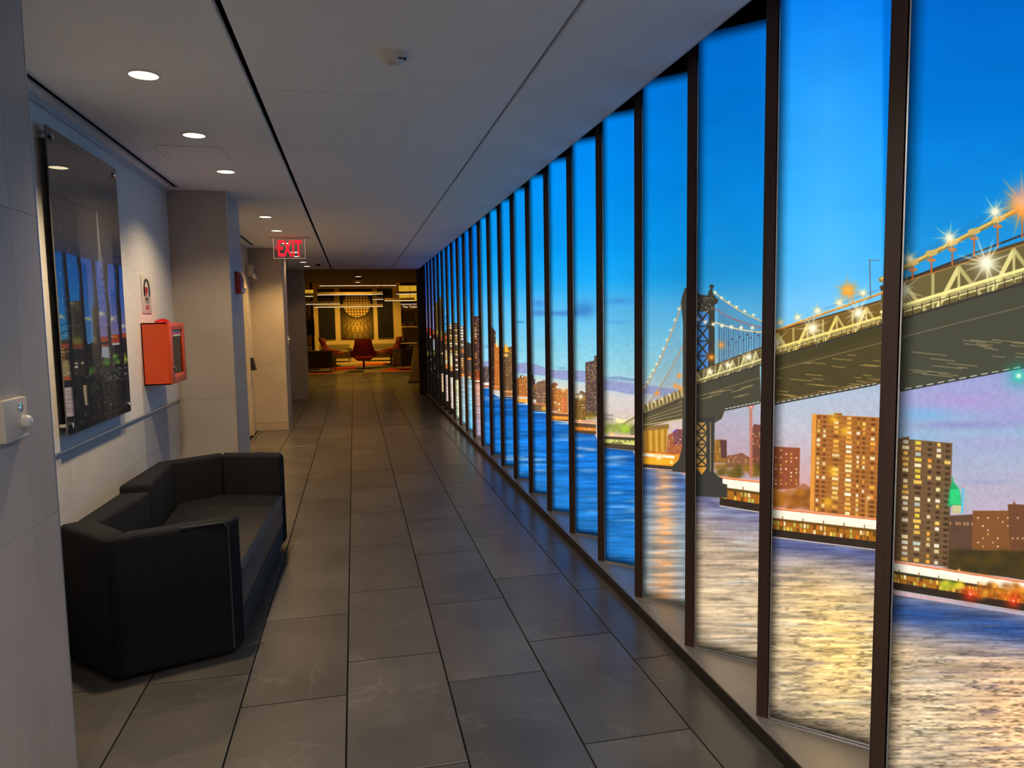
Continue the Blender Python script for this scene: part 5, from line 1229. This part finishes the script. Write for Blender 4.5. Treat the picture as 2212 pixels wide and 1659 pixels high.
pendant(-1.60, 24.3, -.43, 24.15, 2.12, 'lower wooden LED bar at the brown pillar side')
pendant(-1.13, 22.6, -.66, 22.75, 1.99, 'lowest short wooden LED bar over the dark armchair')
pendant(-.78, 23.85, .93, 23.75, 2.01, 'lowest long wooden LED bar below the round art grid')
pendant(.64, 24.3, .97, 24.35, 2.255, 'small wooden LED bar beside the art wall edge')
pendant(.98, 23.35, 1.90, 23.2, 2.18, 'wooden LED bar in front of the amber windows')
pendant(1.40, 24.0, 2.40, 23.7, 2.41, 'upper wooden LED bar in front of the amber windows')
pendant(-1.90, 23.6, -1.22, 23.55, 2.35, 'wooden LED bar in front of the brown shelf bay')
for x, y, lab in ((.14, 17.5, 'round warm downlight in the low lobby ceiling before the alarm'), (.14, 20.05, 'round warm downlight at the lobby ceiling edge')):
    downlight(x, y, CZ, lab, LOBBY_W*.9, .07, 'downlights in the low lobby ceiling', math.radians(130), LOBBY_RGB)
for x in (-1.0, .15, 1.3):  # unseen lamps added to warm the art wall
    downlight(x, 28.6, 3.4, 'added unseen light washing the lobby art wall', LOBBY_W*1.6, .07, 'added washers over the art wall', math.radians(120), LOBBY_RGB)
for x, y, lab in ((-2.6, 20.0, 'in the low ceiling on the shelf bay side'), (2.6, 20.0, 'in the low ceiling on the bar side'), (-2.9, 27.5, 'above the shelf bay'), (2.9, 27.5, 'above the bar counter'), (0.1, 22.6, 'above the middle of the carpet')):  # more lobby lamps added out of view for their warm light
    downlight(x, y, CZ if y < 20.3 else 3.4, 'added unseen lobby light '+lab, LOBBY_W, .07, 'added lights over the lobby', math.radians(130), LOBBY_RGB)
st = thing('ceiling_strobe', (.16, 18.4, CZ), 'red round alarm strobe under the low lobby ceiling', 'alarm')
obj('strobe_base', B().cyl((.16, 18.4, CZ-.018), .05, .0175, n=20), M['red'], st); obj('strobe_skirt', B().lathe([(.05, 0), (.11, -.012), (.11, -.026), (.001, -.03)], (.16, 18.4, CZ-.018), 24), M['red'], st)

# ================================================================== LOBBY: PICTURES, SIGN, BAYS
def paint_dome():
    rng = np.random.default_rng(9)
    s = Sheet(-137, 0, 157, 200, 2.5)
    X = s.x0+(np.arange(s.w)+.5)/2.5; Y = s.y0+(np.arange(s.h)+.5)/2.5
    cx, cy = 14, 62
    dx = X[None, :]-cx; dy = Y[:, None]-cy; r = np.hypot(dx, dy)
    lum = np.clip(1.1-np.hypot(dx/85, (Y[:, None]-150)/85), 0, 1)*.95+.05
    s.a[:] = (lum[..., None]*np.array([.85, .74, .42])).astype(np.float32)
    for k in range(36):
        a = 2*math.pi*(k+.5)/36
        for sg_ in (1, -1):
            x0, y0 = cx+50*math.cos(a), cy+50*math.sin(a); d = a+sg_*math.radians(38)
            s.line([(x0, y0), (x0+230*math.cos(d), y0+230*math.sin(d))], 1.5, (22, 17, 7), .9)
    for j in range(1, 5):
        rr = 54+j*j*7; s.line([(cx+rr*math.cos(2*math.pi*k/60), cy+rr*math.sin(2*math.pi*k/60)) for k in range(61)], 1.2, (26, 20, 8), .6)
    s.disc(cx, cy, 57, (16, 12, 5)); s.disc(cx, cy, 53, (226, 196, 130))
    for k in range(-4, 5):
        o = k*11.5; h = math.sqrt(max(0, 52**2-o*o))
        s.line([(cx+o, cy-h), (cx+o, cy+h)], 2.2, (40, 28, 10)); s.line([(cx-h, cy+o), (cx+h, cy+o)], 2.2, (40, 28, 10))
    s.a[:int(14*2.5)] *= .25
    return s.a
DOME = print_image('dome_print', paint_dome())
dm = print_mat('dome_print', DOME, rough=.5)
for (xa, xb, lab) in ((-1.37, -.735, 'narrow dark lattice picture next to the brown shelf bay'), (-.52, .775, 'wide picture of a round window grid above a lattice dome'), (.955, 1.57, 'narrow dark lattice picture next to the amber windows')):
    e = thing('wall_art_panel', ((xa+xb)/2, 30.0, .865), lab, 'picture', 'three part dome picture')
    o = obj('canvas', B().box(xa, xb, 29.96, 29.998, .865, 2.85), dm, e)
    add_uv(o, 'print', lambda co, m_=(xa+xb)/2: ((co.x+m_+1.37)/2.94, (co.z)/(2.85-.865)))
sn = thing('bar_sign', (2.3, 28.3, 1.98), 'dark fascia sign reading The Tasting Room in pale letters', 'sign')
obj('fascia', B().box(1.79, 3.4, 28.0, 28.06, 1.98, 2.16), M['lobby_dark'], sn); lb = B(); letters(lb, 'The Tasting Room', .13, (1.84, 27.998, 2.03), (1, 0, 0), (0, 0, 1), .002, .002); obj('lettering', lb, pm('pale_lettering', (.6, .5, .3), .6, emit=(1, .8, .5), estr=.45), sn)
obj('sign_rail', B().box(1.79, 3.4, 27.99, 28.02, 2.165, 2.18), M['led'], sn)
def paint_people():
    rng = np.random.default_rng(2); s = Sheet(0, 0, 150, 66, 3)
    s.a[:] = np.array([.10, .055, .02], np.float32)
    for k in range(24): s.glow(rng.random()*150, rng.random()*30, 9, ((70, 36, 12), (40, 22, 8), (96, 56, 20))[k % 3], .6)
    for (x, y, h) in ((14, 46, 20), (42, 26, 44), (70, 40, 28), (104, 30, 40), (130, 42, 26)):
        s.poly([(x-6, y), (x+6, y), (x+9, y+h), (x-9, y+h)], (30, 20, 10)); s.disc(x, y-5, 5, (26, 16, 8)); s.line([(x+7, y+3), (x+12, y+h*.6)], 3, (120, 80, 40), .8); s.glow(x-8, y+h*.7, 5, (190, 160, 110), .6)
    return s.a
ps = thing('bar_mural', (2.5, 28.3, 1.33), 'dark photo panel of guests at a bar under the fascia sign', 'picture')
o = obj('photo_panel', B().box(1.79, 3.4, 28.0, 28.04, 1.345, 1.975), print_mat('guests_print', print_image('guests_print', paint_people()), .5), ps); add_uv(o, 'print', lambda co: ((co.x+2.5-1.79)/1.61, (co.z-.015)/.63))
ct = thing('bar_counter', (2.5, 28.2, 0), 'pale topped bar counter below the photo panel', 'counter')
obj('counter_front', B().box(1.82, 3.4, 27.9, 28.4, .009, 1.28), M['olive'], ct); obj('counter_top', B().box(1.78, 3.45, 27.8, 28.45, 1.28, 1.325), M['lobby_wall'], ct)
for k, (x0, x1) in enumerate(((1.76, 2.19), (2.20, 2.63), (2.64, 3.07))):
    for z0, z1 in ((2.62, 2.9), (2.30, 2.58)):
        o = obj('amber_panel', B().box(x0, x1, 28.5, 28.54, z0, z1), M['yellow_lit']); tag(o, 'lit amber glass panel above the bar sign, %s row, %s' % ('upper' if z0 > 2.5 else 'lower', ('next to the art wall', 'middle one', 'farthest from the art wall')[k]), 'light panel', 'amber panels above the bar')
by = thing('shelf_bay', (-2.1, 28.3, 0), 'brown wooden shelf bay beside the art wall', 'shelf')
obj('back_board', B().box(-3.2, -1.6, 28.35, 28.4, .009, 3.3), M['lobby_brown'], by)
for z in (.55, .98, 1.86, 2.45): obj('shelf', B().box(-3.2, -1.6, 28.0, 28.35, z, z+.04), M['lobby_dark'], by)
sc = thing('wall_screen', (-1.9, 27.98, 1.06), 'dark framed screen on the brown shelf bay', 'screen')
obj('screen_frame', B().box(-2.4, -1.44, 27.94, 27.995, 1.06, 1.68), M['blackp'], sc); obj('screen_glass', B().box(-2.36, -1.48, 27.935, 27.941, 1.1, 1.64), pm('dark_screen', (.01, .014, .016), .15), sc)
o = obj('amber_panel', B().box(-1.9, -1.43, 27.9, 27.96, 2.62, 2.74), M['yellow_lit']); tag(o, 'small lit amber panel above the brown shelf bay', 'light panel')

# ================================================================== LOBBY: SEATS
def armchair(name, w, lab, mat_out, mat_in, grp, mat_arm=None):
    e = thing(name, (0, 0, 0), lab, 'armchair', grp)
    obj('seat', B().box(-w/2+.08, w/2-.08, -.36, .30, .22, .42), mat_in, e, bevel=.03); obj('backrest', B().prism([(.24, .2), (.40, .2), (.46, .66), (.32, .66)], -w/2, w/2, 'x'), mat_out, e, bevel=.025)
    for s_ in (-1, 1): obj('arm', B().box(s_*w/2-(.09 if s_ > 0 else 0), s_*w/2+(.09 if s_ < 0 else 0), -.38, .36, .14, .54), mat_arm or mat_out, e, bevel=.025)
    obj('base_rail', B().box(-w/2+.03, w/2-.03, -.34, .36, .13, .22), mat_out, e)
    for sx_ in (-1, 1):
        for sy_ in (-.32, .34): obj('leg', B().cyl((sx_*(w/2-.06), sy_, 0), .014, .14, n=8), M['steel'], e)
    return e
G = 'lobby armchairs'
a0 = armchair('armchair', .95, 'dark brown armchair seen from behind beside the brown pillar', M['dkbrown'], M['olive'], G, pm('brown_olive_upholstery', (.085, .066, .035), .9, var=.1, scale=30, spec=.15))
a0.location = (-1.10, 23.05, .009); a0.rotation_euler = (0, 0, math.radians(172))
a1 = dup(a0, (1.72, 23.05, .009), math.radians(198), 'dark brown armchair seen from behind at the bar side')
a2 = armchair('armchair', 1.15, 'olive two-seat armchair below the narrow picture at the shelf bay', M['olive'], M['olive'], G)
a2.location = (-.72, 28.6, .009); a2.rotation_euler = (0, 0, math.radians(6))
dup(a2, (.98, 28.6, .009), math.radians(-6), 'olive two-seat armchair below the art wall at the bar side')
dup(a2, (1.95, 25.2, .009), math.radians(-50), 'olive two-seat armchair turned toward the bar counter')
dup(a2, (-1.75, 26.0, .009), math.radians(40), 'olive two-seat armchair in front of the shelf bay')
def swivel(lab, shell_m, in_m):
    """winged swivel chair, folded from flat facets; faces -y"""
    e = thing('swivel_chair', (0, 0, 0), lab, 'lounge chair', 'winged swivel chairs')
    # back shell: hexagon outline with thickness
    o1 = [(-.20, .26), (.20, .26), (.43, .47), (.34, .64), (.285, .80), (.275, .975), (-.275, .975), (-.285, .80), (-.34, .64), (-.43, .47)]
    b = B(); vs = []
    for (x, z) in o1: vs.append((x, .14+.34*(z-.26)-.55*max(0, abs(x)-.27), z))
    vs.append((0, .14+.34*.36, .62))
    n = len(o1); vs2 = [(x*.94, y-.05, z) for x, y, z in vs]; m_ = n+1
    b.add(vs+vs2, [(k, (k+1) % n, n) for k in range(n)]+[((k+1) % n+m_, k+m_, n+m_) for k in range(n)]+[((k+1) % n, k, k+m_, (k+1) % n+m_) for k in range(n)])
    obj('backrest', b, shell_m, e, bevel=.008)
    obj('headrest', B().prism([(.29, .79), (.35, .96), (.29, .965), (.23, .80)], -.255, .255, 'x'), in_m, e, bevel=.01)
    obj('seat', B().add([(-.30, .22, .34), (.30, .22, .34), (.42, -.34, .40), (-.42, -.34, .40), (-.30, .20, .42), (.30, .20, .42), (.44, -.36, .47), (-.44, -.36, .47)], [(0, 3, 2, 1), (4, 5, 6, 7), (0, 1, 5, 4), (1, 2, 6, 5), (2, 3, 7, 6), (3, 0, 4, 7)]), in_m, e, bevel=.012)
    for s_ in (-1, 1): obj('wing', B().add([(s_*.36, .10, .40), (s_*.44, -.34, .47), (s_*.40, .08, .58), (s_*.34, .30, .60), (s_*.33, .12, .42), (s_*.41, -.32, .48), (s_*.37, .08, .57), (s_*.31, .29, .59)], [(0, 1, 2, 3), (7, 6, 5, 4), (0, 4, 5, 1), (1, 5, 6, 2), (2, 6, 7, 3), (3, 7, 4, 0)]), in_m, e)
    obj('column', B().cyl((0, .0, .03), .035, .33, n=12), M['steel'], e)
    fb = B()
    for k in range(4):
        a = math.radians(45+90*k); fb.prism([(.02*math.cos(a+1.57), .02*math.sin(a+1.57)), (.33*math.cos(a)+.014*math.cos(a+1.57), .33*math.sin(a)+.014*math.sin(a+1.57)), (.33*math.cos(a)-.014*math.cos(a+1.57), .33*math.sin(a)-.014*math.sin(a+1.57)), (-.02*math.cos(a+1.57), -.02*math.sin(a+1.57))], 0, .03)
    obj('star_base', fb, M['steel'], e)
    return e
s0 = swivel('dark red winged swivel chair seen from behind, centre of the lobby', M['redfab'], M['redfab'])
s0.location = (.27, 24.0, .009); s0.rotation_euler = (0, 0, math.radians(180))
s1 = swivel('orange red winged swivel chair in profile on the shelf bay side', M['redfab'], M['orgfab'])
s1.location = (-.80, 26.0, .009); s1.rotation_euler = (0, 0, math.radians(78))
dup(s1, (1.25, 26.0, .009), math.radians(-78), 'orange red winged swivel chair in profile on the bar side')
tb_ = thing('side_table', (1.95, 26.6, .009), 'small round dark table by the bar counter', 'table')
obj('table_top', B().cyl((1.95, 26.6, .70), .32, .03, n=28), M['lobby_wall'], tb_); obj('column', B().cyl((1.95, 26.6, .03), .03, .67, n=12), M['steel'], tb_); obj('foot_plate', B().cyl((1.95, 26.6, .009), .22, .02, n=24), M['steel'], tb_)
ds2 = thing('bar_stool', (1.75, 27.3, .009), 'dark round backed chair standing before the bar counter', 'chair')
obj('seat', B().cyl((1.75, 27.3, .42), .22, .05, n=24), M['dkbrown'], ds2)
obj('backrest', B().prism([(1.75+.24*math.cos(math.radians(a)), 27.3+.24*math.sin(math.radians(a))) for a in range(150, 391, 20)]+[(1.75+.21*math.cos(math.radians(a)), 27.3+.21*math.sin(math.radians(a))) for a in range(390, 149, -20)], .47, .80), M['dkbrown'], ds2)
for k in range(4): a = math.radians(45+90*k); obj('leg', B().cyl((1.75+.17*math.cos(a), 27.3+.17*math.sin(a), .009), .014, .42, n=8), M['steel'], ds2)
# floor stand at the lobby opening
fs = thing('floor_stand', (1.52, 18.2, 0), 'brown tapering wooden sign stand behind the dark end wall', 'stand')
obj('front_leaf', B().prism([(1.30, .02), (1.78, .02), (1.62, .92), (1.46, .92)], 18.05, 18.08, 'y'), M['lobby_brown'], fs); obj('rear_leaf', B().prism([(1.30, .02), (1.78, .02), (1.62, .92), (1.46, .92)], 18.30, 18.33, 'y'), M['lobby_brown'], fs); obj('foot_bar', B().box(1.27, 1.81, 18.02, 18.36, 0, .035), M['lobby_dark'], fs); obj('hinge', B().box(1.46, 1.62, 18.05, 18.33, .92, .94), M['steel'], fs)
